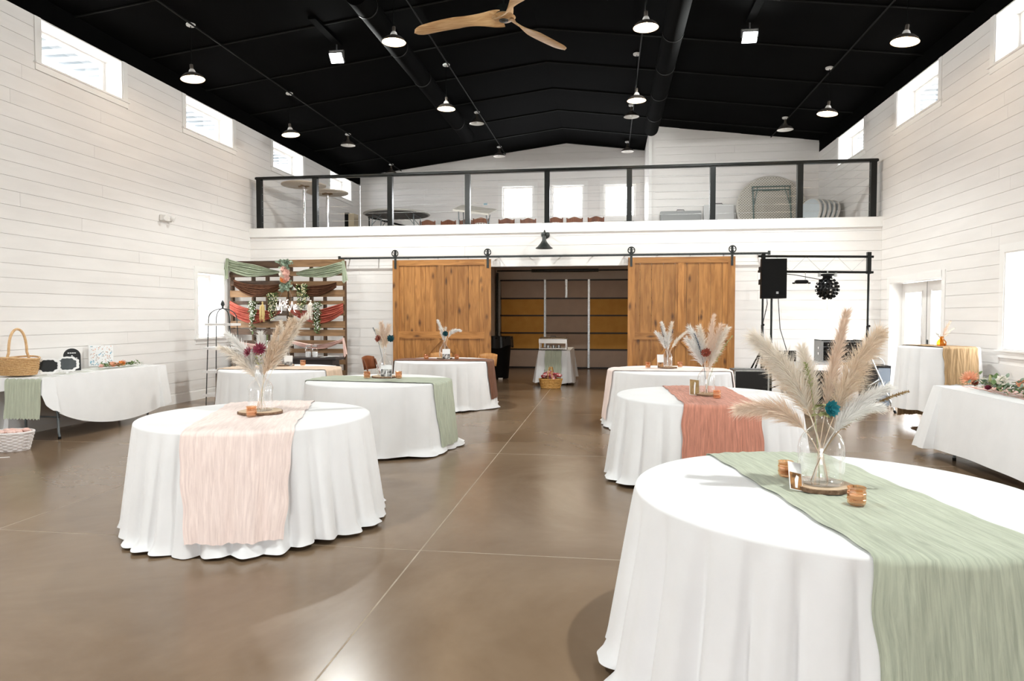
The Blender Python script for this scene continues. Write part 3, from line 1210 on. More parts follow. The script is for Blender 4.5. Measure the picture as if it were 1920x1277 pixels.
table_set(1, -2.60, 4.79, radians(-71), .68, G_BLUSH, .67, .35, 'at the front left', 'pale blush', 11, flare=.075, amp=.052, folds=30, lean=(.02, -.02), pinch=.3)
table_set(2, .94, 3.02, radians(-80), .60, G_SAGE, .72, .35, 'nearest the camera', 'sage green', 12, flare=.095, amp=.056, folds=28, off=.02, pinch=.1)
table_set(3, .90, 6.58, radians(-88), .62, G_TERRA, .62, .35, 'at middle right', 'terracotta', 13, flare=.075, amp=.046, folds=26, pinch=.0)
table_set(4, .82, 9.61, radians(2), .62, G_BLUSH, .4, .66, 'before the right barn door', 'faded blush', 14, flare=.07, amp=.03, folds=24)
table_set(5, -2.63, 7.62, radians(-6), .62, G_SAGE, .70, .5, 'at middle left', 'soft sage', 15, flare=.06, amp=.03, folds=20, pool=.1, pinch=.25)
table_set(6, -4.60, 9.13, radians(3), .62, G_TAN, .5, .66, 'before the pallet wall', 'tan', 16, flare=.055, amp=.03, folds=24)
table_set(7, -2.74, 11.22, radians(1), .62, G_BROWN, .62, .62, 'before the left barn door', 'dark brown', 17, flare=.065, amp=.03, folds=24, pool=.1)

# ================================================================== centrepieces
PLUME_A = mat('pampas_beige', (0.76, 0.61, 0.46), 0.9, col2=(0.84, 0.72, 0.59), scale=30)
PLUME_B = mat('pampas_cream', (0.84, 0.76, 0.66), 0.9, col2=(0.88, 0.82, 0.74), scale=30)
PLUME_W = mat('pampas_white', (0.87, 0.85, 0.82), 0.9, col2=(0.88, 0.86, 0.83), scale=30)
PLUME_P = mat('pampas_blush', (0.82, 0.65, 0.52), 0.9, col2=(0.87, 0.73, 0.61), scale=30)
BUNNY = mat('brown_dried_spike', (0.27, 0.17, 0.07), 0.9, col2=(0.36, 0.25, 0.12), scale=40)
STEMM = mat('dry_straw_stem', (0.56, 0.45, 0.26), 0.8, col2=(0.66, 0.55, 0.36), scale=20)
GREENM = mat('leaf_green', (0.09, 0.16, 0.045), 0.6, col2=(0.17, 0.25, 0.09), scale=18)
EUCA = mat('eucalyptus_green', (0.17, 0.24, 0.17), 0.65, col2=(0.28, 0.35, 0.26), scale=18)
OLIVE = mat('pale_olive_leaf', (0.32, 0.34, 0.14), 0.7, col2=(0.45, 0.45, 0.24), scale=18)
TEAL = mat('teal_petal', (0.015, 0.20, 0.25), 0.6, col2=(0.03, 0.32, 0.37), scale=20)
DTEAL = mat('dark_teal_petal', (0.008, 0.065, 0.085), 0.6, col2=(0.015, 0.10, 0.12), scale=20)
NAVY = mat('navy_dried_flower', (0.012, 0.035, 0.075), 0.7, col2=(0.02, 0.06, 0.11), scale=20)
RUST = mat('rust_petal', (0.26, 0.055, 0.03), 0.6, col2=(0.38, 0.10, 0.06), scale=20)
WINE = mat('wine_red_petal', (0.17, 0.012, 0.035), 0.6, col2=(0.27, 0.03, 0.06), scale=20)
PEACH = mat('peach_petal', (0.78, 0.33, 0.18), 0.6, col2=(0.86, 0.50, 0.33), scale=20)
PINKP = mat('blush_petal', (0.80, 0.50, 0.44), 0.6, col2=(0.86, 0.64, 0.57), scale=20)
CREAMP = mat('cream_petal', (0.84, 0.79, 0.70), 0.6, col2=(0.87, 0.84, 0.78), scale=20)
ORANGEP = mat('orange_petal', (0.75, 0.24, 0.05), 0.6, col2=(0.83, 0.36, 0.10), scale=20)
BARK = mat('bark', (0.12, 0.065, 0.035), 0.9, col2=(0.26, 0.16, 0.10), scale=40, bump=.6)
SLICE = mat('cut_wood', (0.60, 0.42, 0.27), 0.7, col2=(0.68, 0.52, 0.36), scale=10)
WAX = mat('candle_wax', (0.85, 0.62, 0.46), 0.6)


def bez(p0, p1, p2, t):
    return p0 * (1 - t) ** 2 + p1 * 2 * t * (1 - t) + p2 * t * t


def plume(parent, root, mid, tip, mt, seed, n=320, fl=.09, w=.0016, t0=.42, droop=.05, spread=.75, name='pampas_plume', neck=None, taper=1.0):
    n, fl, spread = int(n * 1.7), fl * 1.25, spread * 1.15
    q = random.Random(seed)
    root, mid, tip = Vector(root), Vector(mid), Vector(tip)
    mb = MB()
    pts = [bez(root, mid, tip, k / 14) for k in range(15)]
    mb.tube(pts, [.0026 * (1 - .75 * k / 14) for k in range(15)], 5)
    for i in range(n):
        t = t0 + (1 - t0) * (i + q.random()) / n
        p_ = bez(root, mid, tip, t)
        tg = (bez(root, mid, tip, min(t + .02, 1)) - bez(root, mid, tip, t - .02)).normalized()
        a = tg.orthogonal().normalized()
        b = tg.cross(a)
        th = q.uniform(0, 2 * PI)
        rad = a * cos(th) + b * sin(th)
        k = (t - t0) / (1 - t0)
        shape = (min(1, k * 4 + .35)) * (1 - .55 * k * taper)
        ln = fl * shape * q.uniform(.55, 1.15)
        d = (tg * q.uniform(.65, 1.15) + rad * spread * q.uniform(.3, 1.0)).normalized()
        p1 = p_ + d * ln * .55
        d2 = (d + Vector((0, 0, -droop * 8 * q.uniform(.4, 1.2)))).normalized()
        p2 = p1 + d2 * ln * .5
        sd = d.cross(Vector((q.uniform(-1, 1), q.uniform(-1, 1), q.uniform(-1, 1)))).normalized()
        ww = w * q.uniform(.6, 1.3)
        mb.add([p_ - sd * ww * .5, p_ + sd * ww * .5, p1 + sd * ww, p1 - sd * ww, p2], [(0, 1, 2, 3), (3, 2, 4)])
    return mb.build(name, mt, parent)


def spike(parent, root, mid, tip, mt, seed, n=70, r_=.012, t0=.4, name='dried_spike'):
    """stem set with small scale-like bracts"""
    q = random.Random(seed)
    root, mid, tip = Vector(root), Vector(mid), Vector(tip)
    mb = MB()
    mb.tube([bez(root, mid, tip, k / 10) for k in range(11)], .002, 5)
    for i in range(n):
        t = t0 + (1 - t0) * i / n
        p_ = bez(root, mid, tip, t)
        tg = (tip - mid).normalized()
        a = tg.orthogonal().normalized()
        b = tg.cross(a)
        th = i * 2.4
        rad = a * cos(th) + b * sin(th)
        leaf(mb, p_, (rad + tg * .7).normalized(), tg, r_ * 1.7 * q.uniform(.7, 1.2) * (1.15 - .6 * (t - t0) / (1 - t0)), r_ * .8)
    return mb.build(name, mt, parent)


def leaf(mb, p_, d, up, ln, wd, bend=.2):
    p_, d, up = Vector(p_), Vector(d).normalized(), Vector(up)
    s = d.cross(up)
    s = s.normalized() if s.length > 1e-5 else d.orthogonal().normalized()
    nrm = s.cross(d)
    a = p_
    m1 = p_ + d * ln * .35 + nrm * ln * bend * .15
    m2 = p_ + d * ln * .72 + nrm * ln * bend * .1
    e_ = p_ + d * ln - nrm * ln * bend * .2
    mb.add([a, m1 + s * wd * .5 + nrm * wd * .15, m1, m1 - s * wd * .5 + nrm * wd * .15, m2 + s * wd * .4 + nrm * wd * .1, m2, m2 - s * wd * .4 + nrm * wd * .1, e_],
           [(0, 2, 1), (0, 3, 2), (1, 2, 5, 4), (2, 3, 6, 5), (4, 5, 7), (5, 6, 7)])


def blossom(parent, c, nrm, r_, mt, seed, layers=4, name='flower', pointed=False, cup=.9):
    q = random.Random(seed)
    c, nrm = Vector(c), Vector(nrm).normalized()
    a = nrm.orthogonal().normalized()
    b = nrm.cross(a)
    mb = MB()
    for L_ in range(layers):
        k = (L_ + 1) / layers
        npt = (5 + L_ * 2) if not pointed else (8 + L_ * 4)
        tilt = cup * (1 - k) + .12
        for i in range(npt):
            th = 2 * PI * (i + .5 * (L_ % 2)) / npt + q.uniform(-.12, .12)
            rad = a * cos(th) + b * sin(th)
            d = rad * cos(tilt * 1.25) + nrm * sin(tilt * 1.25)
            ln = r_ * (.45 + .6 * k) * q.uniform(.9, 1.1)
            wd = (2 * PI * r_ * k / npt) * (1.5 if not pointed else .95) * .75
            leaf(mb, c + rad * r_ * .06 - nrm * r_ * .15 * k, d, nrm, ln, wd, bend=-.8 if not pointed else -.3)
    mb.sphere(c, r_ * .22, 8, 5)
    return mb.build(name, mt, parent, 60)


BOT = {
    'jug': [(0, 0), (.082, 0), (.09, .006), (.092, .02), (.092, .15), (.088, .178), (.074, .205), (.052, .228), (.032, .246), (.024, .262), (.021, .285), (.0225, .303), (.028, .306), (.028, .316), (.022, .318), (.019, .31)],
    'square': [(0, 0), (.066, 0), (.074, .006), (.076, .02), (.076, .15), (.07, .172), (.05, .2), (.03, .224), (.022, .245), (.019, .29), (.025, .295), (.025, .309), (.019, .311), (.0165, .3)],
    'round': [(0, 0), (.06, 0), (.078, .01), (.09, .04), (.094, .085), (.088, .13), (.07, .17), (.045, .205), (.028, .235), (.02, .262), (.0185, .295), (.025, .3), (.025, .312), (.018, .314), (.016, .305)],
    'cone': [(0, 0), (.062, 0), (.07, .006), (.072, .02), (.072, .13), (.062, .165), (.043, .2), (.028, .23), (.02, .255), (.0175, .295), (.023, .299), (.023, .311), (.017, .313), (.015, .304)],
}


def bottle(kind, loc, label, handle=False, mt=None, k=1.0):
    t = thing('glass_bottle', label, 'bottle', loc, 0, 'glass bottles holding pampas grass')
    prof = [(r_ * k, z * k) for r_, z in BOT[kind]]
    inner = [(max(r_ - .004, 0.0), z + .004) for r_, z in prof[1:-3]]
    MB().lathe(prof, 40).build('body', mt or GLASS, t, 60)
    MB().lathe([(0, .008 * k)] + [(r_ * .92, z * .995) for r_, z in prof[2:5]], 32).build('thick_base', mt or GLASS, t, 60)
    if handle:
        pts = [(-.022 * k, 0, .3 * k), (-.05 * k, 0, .295 * k), (-.056 * k, 0, .27 * k), (-.036 * k, 0, .25 * k)]
        MB().tube(pts, .006 * k, 8).build('finger_ring', mt or GLASS, t, 60)
    return t


def wood_slice(loc, r_, seed, label):
    q = random.Random(seed)
    t = thing('wood_slice', label, 'wood slice', loc, q.uniform(0, 6), 'wood slices under the bottles')
    n = 40
    ph = q.uniform(0, 6)
    out = [(r_ * (1 + .03 * sin(3 * a + ph) + .015 * sin(7 * a)) * cos(a), r_ * (1 + .03 * sin(3 * a + ph) + .015 * sin(7 * a)) * sin(a)) for a in [2 * PI * i / n for i in range(n)]]
    MB().prism(out, .016, ((0, 0, 0), (1, 0, 0), (0, 1, 0), (0, 0, 1))).build('bark_ring', BARK, t)
    MB().prism([(x * .955, y * .955) for x, y in out], .0185, ((0, 0, 0), (1, 0, 0), (0, 1, 0), (0, 0, 1))).build('cut_face', SLICE, t)


def votive(loc, label, k=1.0):
    t = thing('votive_cup', label, 'candle holder', loc, 0.4, 'amber votive cups on the round tables')
    MB().lathe([(0, 0), (.026, 0), (.031, .006), (.032, .03), (.0315, .052), (.029, .056), (.0325, .06), (.0325, .066), (.029, .066), (.028, .056), (.0285, .03), (.027, .01), (0, .008)], 8).build('cup', AMBER, t)
    MB().lathe([(0, .01), (.025, .01), (.025, .034), (0, .034)], 16).build('candle', WAX, t, 40)
    for z in (.022, .044):
        ring = [(.032 * cos(2 * PI * k_ / 16), .032 * sin(2 * PI * k_ / 16), z) for k_ in range(16)]
        MB().tube(ring, .0013, 4, closed=True).build('rib', AMBER, t)
    t.scale = (k, k, k)


PHOTO_A = mat('sepia_photo_print', (0.10, 0.045, 0.015), 0.3, col2=(0.55, 0.27, 0.10), scale=22, contrast=(.38, .6))
PHOTO_B = mat('dark_photo_print', (0.04, 0.038, 0.036), 0.3, col2=(0.62, 0.6, 0.58), scale=24, contrast=(.42, .62))
PHOTO_C = mat('field_photo_print', (0.20, 0.115, 0.035), 0.3, col2=(0.42, 0.28, 0.11), scale=18, contrast=(.3, .7))
CARDW = mat('white_card', (0.86, 0.86, 0.86), 0.5)


def photo_card(loc, rz, tilt, w, h, split, pm, label, figure=True, roll=0.0):
    t = thing('photo_card', label, 'card', loc, 0, 'photo cards on the round tables', rot=(-tilt, roll, rz))
    MB().box(-w / 2, w / 2, -.0015, .0015, 0, h).build('card', CARDW, t)
    MB().box(-w / 2 + .003, w / 2 - .003, -.0022, -.0016, .003, h * split).build('photo', pm, t)
    if figure:
        MB().prism([(-.006, .01), (.004, .01), (.008, h * split * .45), (.014, h * split * .8), (.004, h * split * .88), (-.006, h * split * .6)], .0003,
                   ((0, -.0026, 0), (1, 0, 0), (0, 0, 1), (0, 1, 0))).build('printed_figure', CARDW, t)


ZT = .777
RS = 'on the table '
W1, W2, W3 = 'on the front left table', 'nearest the camera', 'on the terracotta runner'
W4, W5, W6, W7 = 'before the right barn door', 'on the middle left table', 'before the pallet wall', 'before the left barn door'


def arrangement(loc, label):
    return thing('flower_arrangement', label, 'dried flowers', loc, 0, 'pampas arrangements in bottles')


# --- front left table
bx_, by_ = -2.58, 4.80
wood_slice((bx_, by_, ZT), .16, 1, 'thin wood slice under the round jug ' + W1)
bottle('jug', (bx_, by_, ZT + .019), 'clear round-shouldered glass jug with finger ring ' + W1, True)
A = arrangement((bx_, by_, ZT + .027), 'spreading beige pampas with wine-red blooms in the jug ' + W1)
plume(A, (.02, 0, 0), (.0, 0, .36), (-.27, .02, .555), PLUME_W, 101, 620, .11, spread=.8)
plume(A, (.03, .01, 0), (.0, 0, .32), (-.29, -.04, .46), PLUME_B, 102, 520, .10, droop=.07)
plume(A, (-.03, 0, 0), (.04, 0, .34), (.27, .0, .66), PLUME_A, 103, 700, .10, spread=.6)
plume(A, (-.03, .02, 0), (.06, .03, .34), (.33, .06, .69), PLUME_B, 104, 700, .09, spread=.6)
plume(A, (0, .02, 0), (.0, .03, .3), (-.02, .05, .56), PLUME_W, 105, 420, .09)
plume(A, (0, .0, 0), (.02, -.02, .3), (.14, .0, .60), PLUME_A, 106, 520, .08, spread=.6)
blossom(A, (.02, -.05, .455), (.1, -1, .5), .052, WINE, 107, 3, pointed=True)
blossom(A, (-.085, -.03, .43), (-.5, -.8, .4), .045, WINE, 108, 2, pointed=True)
mb = MB()
for k in range(14):
    leaf(mb, (.0 + .012 * sin(k * 2.1), -.02, .33 + k * .009), (sin(k * 1.9), -.5, .4), (0, 0, 1), .045, .02)
fo = mb.build('foliage', OLIVE, A)
fo['kind'] = 'stuff'
spike(A, (.0, 0, .0), (.03, 0, .3), (.07, -.02, .56), GREENM, 109, 16, .012, .85, name='green_sprig')
votive((-2.545, 4.60, ZT), 'amber votive cup in front of the jug ' + W1, 1.15)

# --- table nearest the camera
bx_, by_ = .89, 3.03
wood_slice((bx_, by_, ZT), .125, 2, 'wood slice with bark edge under the jug ' + W2)
bottle('jug', (bx_, by_, ZT + .019), 'large clear glass jug standing on a wood slice ' + W2, False)
A = arrangement((bx_, by_, ZT + .027), 'wide pampas fan with a teal bloom in the jug ' + W2)
plume(A, (.02, 0, 0), (-.03, 0, .40), (-.27, .03, .60), PLUME_B, 201, 1300, .12, .0011, droop=.06)
plume(A, (.03, .01, 0), (-.02, .02, .36), (-.20, .06, .50), PLUME_A, 202, 1000, .11, .0011, droop=.05)
plume(A, (.03, .0, 0), (-.05, 0, .34), (-.33, -.02, .30), PLUME_P, 203, 1100, .11, .0011, droop=.03, spread=.6)
plume(A, (-.02, .01, 0), (.02, .03, .35), (.105, .05, .70), PLUME_P, 204, 1200, .085, .0011, spread=.5)
plume(A, (-.03, -.01, 0), (.04, 0, .35), (.22, .0, .62), PLUME_A, 205, 1500, .12, .0011, droop=.09, spread=.7)
plume(A, (-.03, .0, 0), (.03, -.02, .30), (.24, -.04, .40), PLUME_W, 206, 800, .085, .0011, droop=.01, spread=.6)
plume(A, (-.03, .02, 0), (.03, -.05, .32), (.20, -.08, .325), PLUME_W, 207, 700, .07, .0011, droop=.01, spread=.6)
plume(A, (.0, .02, 0), (-.01, .04, .34), (-.06, .08, .55), PLUME_B, 208, 700, .09, .0011)
spike(A, (-.04, .0, 0), (.03, -.04, .30), (.315, -.06, .392), BUNNY, 209, 170, .011, .45)
blossom(A, (.025, -.05, .315), (.35, -1, .25), .034, TEAL, 210, 4)
mb = MB()
for k in range(10):
    leaf(mb, (-.015, -.03, .275 + k * .006), (sin(k * 2.3), -.6, .35 * cos(k)), (0, 0, 1), .05, .03)
fo = mb.build('foliage', OLIVE, A)
fo['kind'] = 'stuff'
spike(A, (.0, .02, 0), (-.02, .02, .35), (-.07, .0, .50), OLIVE, 211, 26, .016, .7, name='olive_sprig')
votive((.945, 2.77, ZT), 'amber votive cup at the front right of the wood slice ' + W2, 1.05)
votive((.795, 3.22, ZT), 'amber votive cup behind the leaning card ' + W2, 1.05)
photo_card((.772, 2.95, ZT + .003), radians(14), radians(34), .058, .125, .62, PHOTO_A, 'white-topped sepia photo card leaning on the jug ' + W2, roll=radians(14))

# --- terracotta-runner table
bx_, by_ = .885, 6.45
wood_slice((bx_, by_, ZT), .10, 3, 'wood slice under the square bottle ' + W3)
bottle('square', (bx_, by_, ZT + .019), 'clear square-sided glass bottle ' + W3, True)
A = arrangement((bx_, by_, ZT + .027), 'upright cream pampas fan with a rust rose in the bottle ' + W3)
plume(A, (.01, 0, 0), (.0, 0, .34), (-.15, .02, .585), PLUME_W, 301, 520, .10, .0018)
plume(A, (.01, 0, 0), (.0, .02, .34), (-.06, .04, .59), PLUME_B, 302, 520, .09, .0018)
plume(A, (-.01, 0, 0), (.01, 0, .34), (.06, .02, .69), PLUME_P, 303, 560, .08, .0018, spread=.5)
plume(A, (-.01, 0, 0), (.02, 0, .34), (.13, .03, .60), PLUME_P, 304, 560, .10, .0018)
plume(A, (-.01, 0, 0), (.03, 0, .32), (.18, .0, .585), PLUME_B, 305, 560, .09, .0018)
plume(A, (.01, 0, 0), (-.02, 0, .31), (-.18, -.02, .48), PLUME_W, 306, 420, .09, .0018)
plume(A, (-.01, 0, 0), (.02, -.02, .3), (.10, -.04, .37), PLUME_B, 307, 260, .06, .0018)
blossom(A, (-.012, -.05, .365), (-.1, -1, .35), .042, RUST, 308, 4)
spike(A, (.0, -.02, .0), (-.02, -.02, .34), (-.115, -.03, .54), NAVY, 309, 34, .014, .62, name='navy_sprig')
spike(A, (.0, -.02, .0), (.04, -.03, .3), (.225, -.03, .52), OLIVE, 310, 34, .018, .5, name='pale_leaf_sprig')
votive((.945, 6.22, ZT), 'amber votive cup beside the square bottle ' + W3, 1.05)
photo_card((.775, 6.40, ZT + .003), radians(24), radians(16), .10, .15, .96, PHOTO_C, 'field photo card leaning left of the square bottle ' + W3, roll=radians(8))

# --- table before the right barn door
bx_, by_ = .81, 9.78
wood_slice((bx_, by_, ZT), .13, 4, 'wood slice under the bottle ' + W4)
bottle('cone', (bx_, by_, ZT + .019), 'clear glass bottle with tapered shoulders ' + W4)
A = arrangement((bx_, by_, ZT + .027), 'short white pampas with one sideways plume ' + W4)
plume(A, (.01, 0, 0), (.0, 0, .33), (-.08, .02, .60), PLUME_W, 401, 320, .08, .0024)
plume(A, (.01, 0, 0), (.0, .02, .33), (.06, .02, .60), PLUME_B, 402, 320, .08, .0024)
plume(A, (.01, 0, 0), (.0, .0, .32), (-.16, .0, .47), PLUME_W, 403, 260, .08, .0024)
plume(A, (-.01, 0, 0), (.02, 0, .33), (.30, .0, .51), PLUME_B, 404, 380, .06, .0024, spread=.6)
plume(A, (0, 0, 0), (0, 0, .3), (.02, -.02, .46), PLUME_W, 405, 240, .06, .0024)
spike(A, (0, 0, 0), (-.02, 0, .32), (-.10, -.03, .56), NAVY, 406, 24, .014, .7, name='navy_sprig')
spike(A, (0, 0, 0), (.02, 0, .32), (.075, -.03, .52), NAVY, 407, 16, .014, .85, name='navy_sprig')
votive((.545, 9.80, ZT), 'amber votive cup left of the bottle ' + W4, 1.2)
votive((1.0, 9.95, ZT), 'amber votive cup right of the bottle ' + W4, 1.2)
photo_card((.715, 9.70, ZT + .003), radians(10), radians(12), .09, .19, .42, PHOTO_A, 'white and sepia card at the left of the bottle ' + W4, False)

# --- middle left table
bx_, by_ = -2.63, 7.80
wood_slice((bx_, by_, ZT), .15, 5, 'wood slice under the bulbous bottle ' + W5)
bottle('round', (bx_, by_, ZT + .019), 'clear bulbous glass bottle ' + W5)
A = arrangement((bx_, by_, ZT + .027), 'narrow blush pampas tuft with red and teal buds ' + W5)
plume(A, (.0, 0, 0), (.0, 0, .35), (-.03, .0, .60), PLUME_P, 501, 520, .10, .002, spread=.55, t0=.5)
plume(A, (.01, 0, 0), (.0, .01, .35), (.05, .02, .57), PLUME_P, 502, 420, .10, .002, spread=.55, t0=.5)
plume(A, (.01, 0, 0), (.0, .0, .35), (-.10, .02, .53), PLUME_B, 503, 220, .09, .002, t0=.5)
blossom(A, (-.065, -.03, .435), (-.4, -1, .3), .042, RUST, 504, 3)
blossom(A, (.09, -.03, .435), (.4, -1, .3), .042, DTEAL, 505, 3)
spike(A, (0, 0, 0), (-.03, 0, .34), (-.13, -.02, .565), NAVY, 506, 10, .014, .88, name='navy_sprig')
votive((-2.80, 7.68, ZT), 'amber votive cup left of the bulbous bottle ' + W5, 1.2)
votive((-2.43, 7.72, ZT), 'amber votive cup right of the bulbous bottle ' + W5, 1.2)
photo_card((-2.575, 7.70, ZT + .003), radians(8), radians(10), .13, .15, .68, PHOTO_B, 'dark photo card in front of the bulbous bottle ' + W5)

# --- table before the left barn door
bx_, by_ = -2.77, 11.36
wood_slice((bx_, by_, ZT), .13, 7, 'wood slice under the bottle ' + W7)
bottle('round', (bx_, by_, ZT + .019), 'clear round glass bottle ' + W7)
A = arrangement((bx_, by_, ZT + .027), 'two drooping white plumes with dark teal bud ' + W7)
plume(A, (.0, 0, 0), (.02, 0, .36), (-.11, .0, .62), PLUME_W, 701, 380, .075, .0028, spread=.7)
plume(A, (.0, 0, 0), (.04, 0, .52), (.28, .0, .45), PLUME_W, 702, 380, .075, .0028, spread=.7)
plume(A, (.0, 0, 0), (.01, .02, .33), (.02, .02, .5), PLUME_B, 703, 220, .06, .0028)
blossom(A, (.03, -.04, .40), (.1, -1, .2), .048, DTEAL, 704, 3)
votive((-3.03, 11.16, ZT), 'amber votive cup left of the bottle ' + W7, 1.25)
votive((-2.54, 11.30, ZT), 'amber votive cup right of the bottle ' + W7, 1.25)
photo_card((-2.71, 11.24, ZT + .003), radians(8), radians(10), .13, .17, .5, PHOTO_B, 'white and dark photo card before the bottle ' + W7)

# --- table in front of the pallet wall
bx_, by_ = -4.70, 9.45
wood_slice((bx_, by_, ZT), .14, 6, 'wood slice under the small bottle ' + W6)
bottle('square', (bx_, by_, ZT + .019), 'clear square glass bottle ' + W6)
A = arrangement((bx_, by_, ZT + .027), 'tall pampas over an orange bloom in the bottle ' + W6)
plume(A, (.0, 0, 0), (.0, 0, .36), (.08, .0, .66), PLUME_A, 601, 360, .08, .0024)
plume(A, (.0, 0, 0), (.0, 0, .36), (-.06, .02, .62), PLUME_B, 602, 320, .09, .0024)
blossom(A, (.03, -.05, .36), (.2, -1, .4), .05, ORANGEP, 603, 4)
votive((-4.88, 9.36, ZT), 'amber votive cup left of the bottle ' + W6, 1.25)
votive((-4.43, 9.48, ZT), 'amber votive cup right of the bottle ' + W6, 1.25)
photo_card((-4.60, 9.36, ZT + .003), radians(10), radians(8), .12, .15, .4, PHOTO_B, 'pale photo card right of the bottle ' + W6, False)

# ================================================================== cocktail table by the glass doors
cx_, cy2 = 4.31, 9.75
t = thing('cocktail_table', 'tall cocktail table under a white cloth beside the glass doors', 'table', (cx_, cy2, 0))
MB().lathe([(0, 1.06), (.44, 1.06), (.45, 1.07), (.45, 1.09), (0, 1.095)], 40).build('tabletop', mat('plastic_tabletop', (.6, .6, .58), .5), t, 40)
MB().cyl((0, 0, .03), (0, 0, 1.06), .035, n=14).build('column', CHROME, t, 40)
MB().lathe([(.05, .05), (.25, .025), (.3, .012), (.3, 0), (0, 0)], 40).build('base', CHROME, t, 40)
ct, r_of = tablecloth((cx_, cy2, 0), 31, 'white cloth hanging over the tall cocktail table', R=.46, zt=1.10, zb=.27, folds=14, flare=.05, amp=.028, pool=0, group='cloths on the side tables')
runner((cx_, cy2, 0), radians(-79), .44, r_of, .46, 1.10, .27, .46, .98, G_GOLD, 88, 'golden brown gauze runner over the tall cocktail table', pinch=.15, crink=.006)
t = thing('amber_vase', 'small amber glass vase on the tall cocktail table', 'vase', (4.29, 9.62, 1.116))
MB().lathe([(0, 0), (.045, 0), (.056, .012), (.056, .05), (.04, .075), (.024, .09), (.022, .115), (.029, .122)], 24).build('body', AMBERV, t, 60)
A = thing('flower_arrangement', 'small tuft of blush grass in the amber vase', 'dried flowers', (4.29, 9.62, 1.121))
plume(A, (0, 0, 0), (.0, 0, .14), (.10, 0, .31), PLUME_P, 801, 160, .05, .002)
plume(A, (0, 0, 0), (.0, 0, .12), (.15, .02, .22), PLUME_B, 802, 140, .04, .002)
plume(A, (0, 0, 0), (.0, 0, .12), (-.08, 0, .17), PLUME_W, 803, 180, .05, .002, droop=.08)

# ================================================================== long tables
def rect_cloth(name, label, x0, x1, y0, y1, zt, drops, seed, loc, flare=.05, amp=.02, nf=5, group='cloths on the side tables', mt=None):
    """cloth over a rectangle; drops(side, s) -> hem height; sides 0 -y, 1 +x, 2 +y, 3 -x"""
    q = random.Random(seed)
    ph = [q.uniform(0, 6.28) for _ in range(8)]
    mb = MB()
    mb.grid(lambda u, v: (x0 + (x1 - x0) * u, y0 + (y1 - y0) * v, zt), 10, 20)
    lx, ly = x1 - x0, y1 - y0
    per = 2 * (lx + ly)
    n = 360
    rc = .03

    def pt(s):
        s = s % per
        if s < lx:
            return 0, s / lx, Vector((x0 + s, y0, 0)), Vector((0, -1, 0))
        s -= lx
        if s < ly:
            return 1, s / ly, Vector((x1, y0 + s, 0)), Vector((1, 0, 0))
        s -= ly
        if s < lx:
            return 2, s / lx, Vector((x1 - s, y1, 0)), Vector((0, 1, 0))
        s -= lx
        return 3, s / ly, Vector((x0, y1 - s, 0)), Vector((-1, 0, 0))

    def fn(u, v):
        s = u * per
        sd, k, p_, nr = pt(s)
        # blend outward normal near corners
        _, _, _, n1 = pt(s + .12)
        _, _, _, n2 = pt(s - .12)
        nr = (nr + n1 + n2).normalized()
        hem = drops(sd, k)
        z = zt - (zt - hem) * v
        t = (zt - z) / .74
        fo = sin(nf * 2 * PI * u * 2 + ph[0] + 1.3 * sin(6 * PI * u + ph[1])) * .6 + sin(nf * 3.3 * 2 * PI * u + ph[2]) * .4
        cr = 1.0 if abs(k - .5) < .42 else 2.2
        o_ = .006 + flare * t * cr + amp * t ** .8 * fo
        return p_ + nr * o_ + Vector((0, 0, z))
    mb.grid(fn, n, 16, wrap=True)
    o = mb.build(name, mt or CLOTH, None, 50, loc=loc)
    return tag(o, label, 'tablecloth', group)


def strip(name, label, mt, path, w, dirw, loc, seed, cat='table runner', crink=.004, gather=0.0):
    """gauze strip following a 3-D path; dirw = direction of its width"""
    q = random.Random(seed)
    ph = [q.uniform(0, 6.28) for _ in range(8)]
    P = [Vector(p_) for p_ in path]
    ln = [0]
    for i in range(1, len(P)):
        ln.append(ln[-1] + (P[i] - P[i - 1]).length)
    D = Vector(dirw).normalized()
    nu, nv = 90, 40

    def at(u):
        d = u * ln[-1]
        for i in range(1, len(P)):
            if d <= ln[i] + 1e-9:
                k = (d - ln[i - 1]) / (ln[i] - ln[i - 1])
                return P[i - 1].lerp(P[i], k), (P[i] - P[i - 1]).normalized()
        return P[-1], (P[-1] - P[-2]).normalized()

    def fn(v, u):
        p_, tg = at(u)
        nr = tg.cross(D)
        c = sin(36 * v + 2 * sin(6 * u + ph[0]) + ph[1]) * .5 + sin(67 * v + ph[2] + 3 * u) * .35 + .3 * sin(50 * u + 8 * sin(9 * v))
        e_ = .006 * sin(40 * u + ph[3]) if v in (0, 1) else 0
        rag = .01 * sin(70 * v + ph[4]) if u in (0, 1) else 0
        return p_ + D * ((v - .5) * w + e_) + nr * (c + 1.1) * crink * -1 + tg * rag
    o = MB().grid(fn, nv, nu).build(name, mt, None, 179, loc=loc)
    uvl = o.data.uv_layers.new(name='UVMap')
    W_ = nv + 1
    for lp in o.data.loops:
        i = lp.vertex_index
        uvl.data[lp.index].uv = ((i // W_) / nu * 2.0, (i % W_) / nv)
    return tag(o, label, cat)


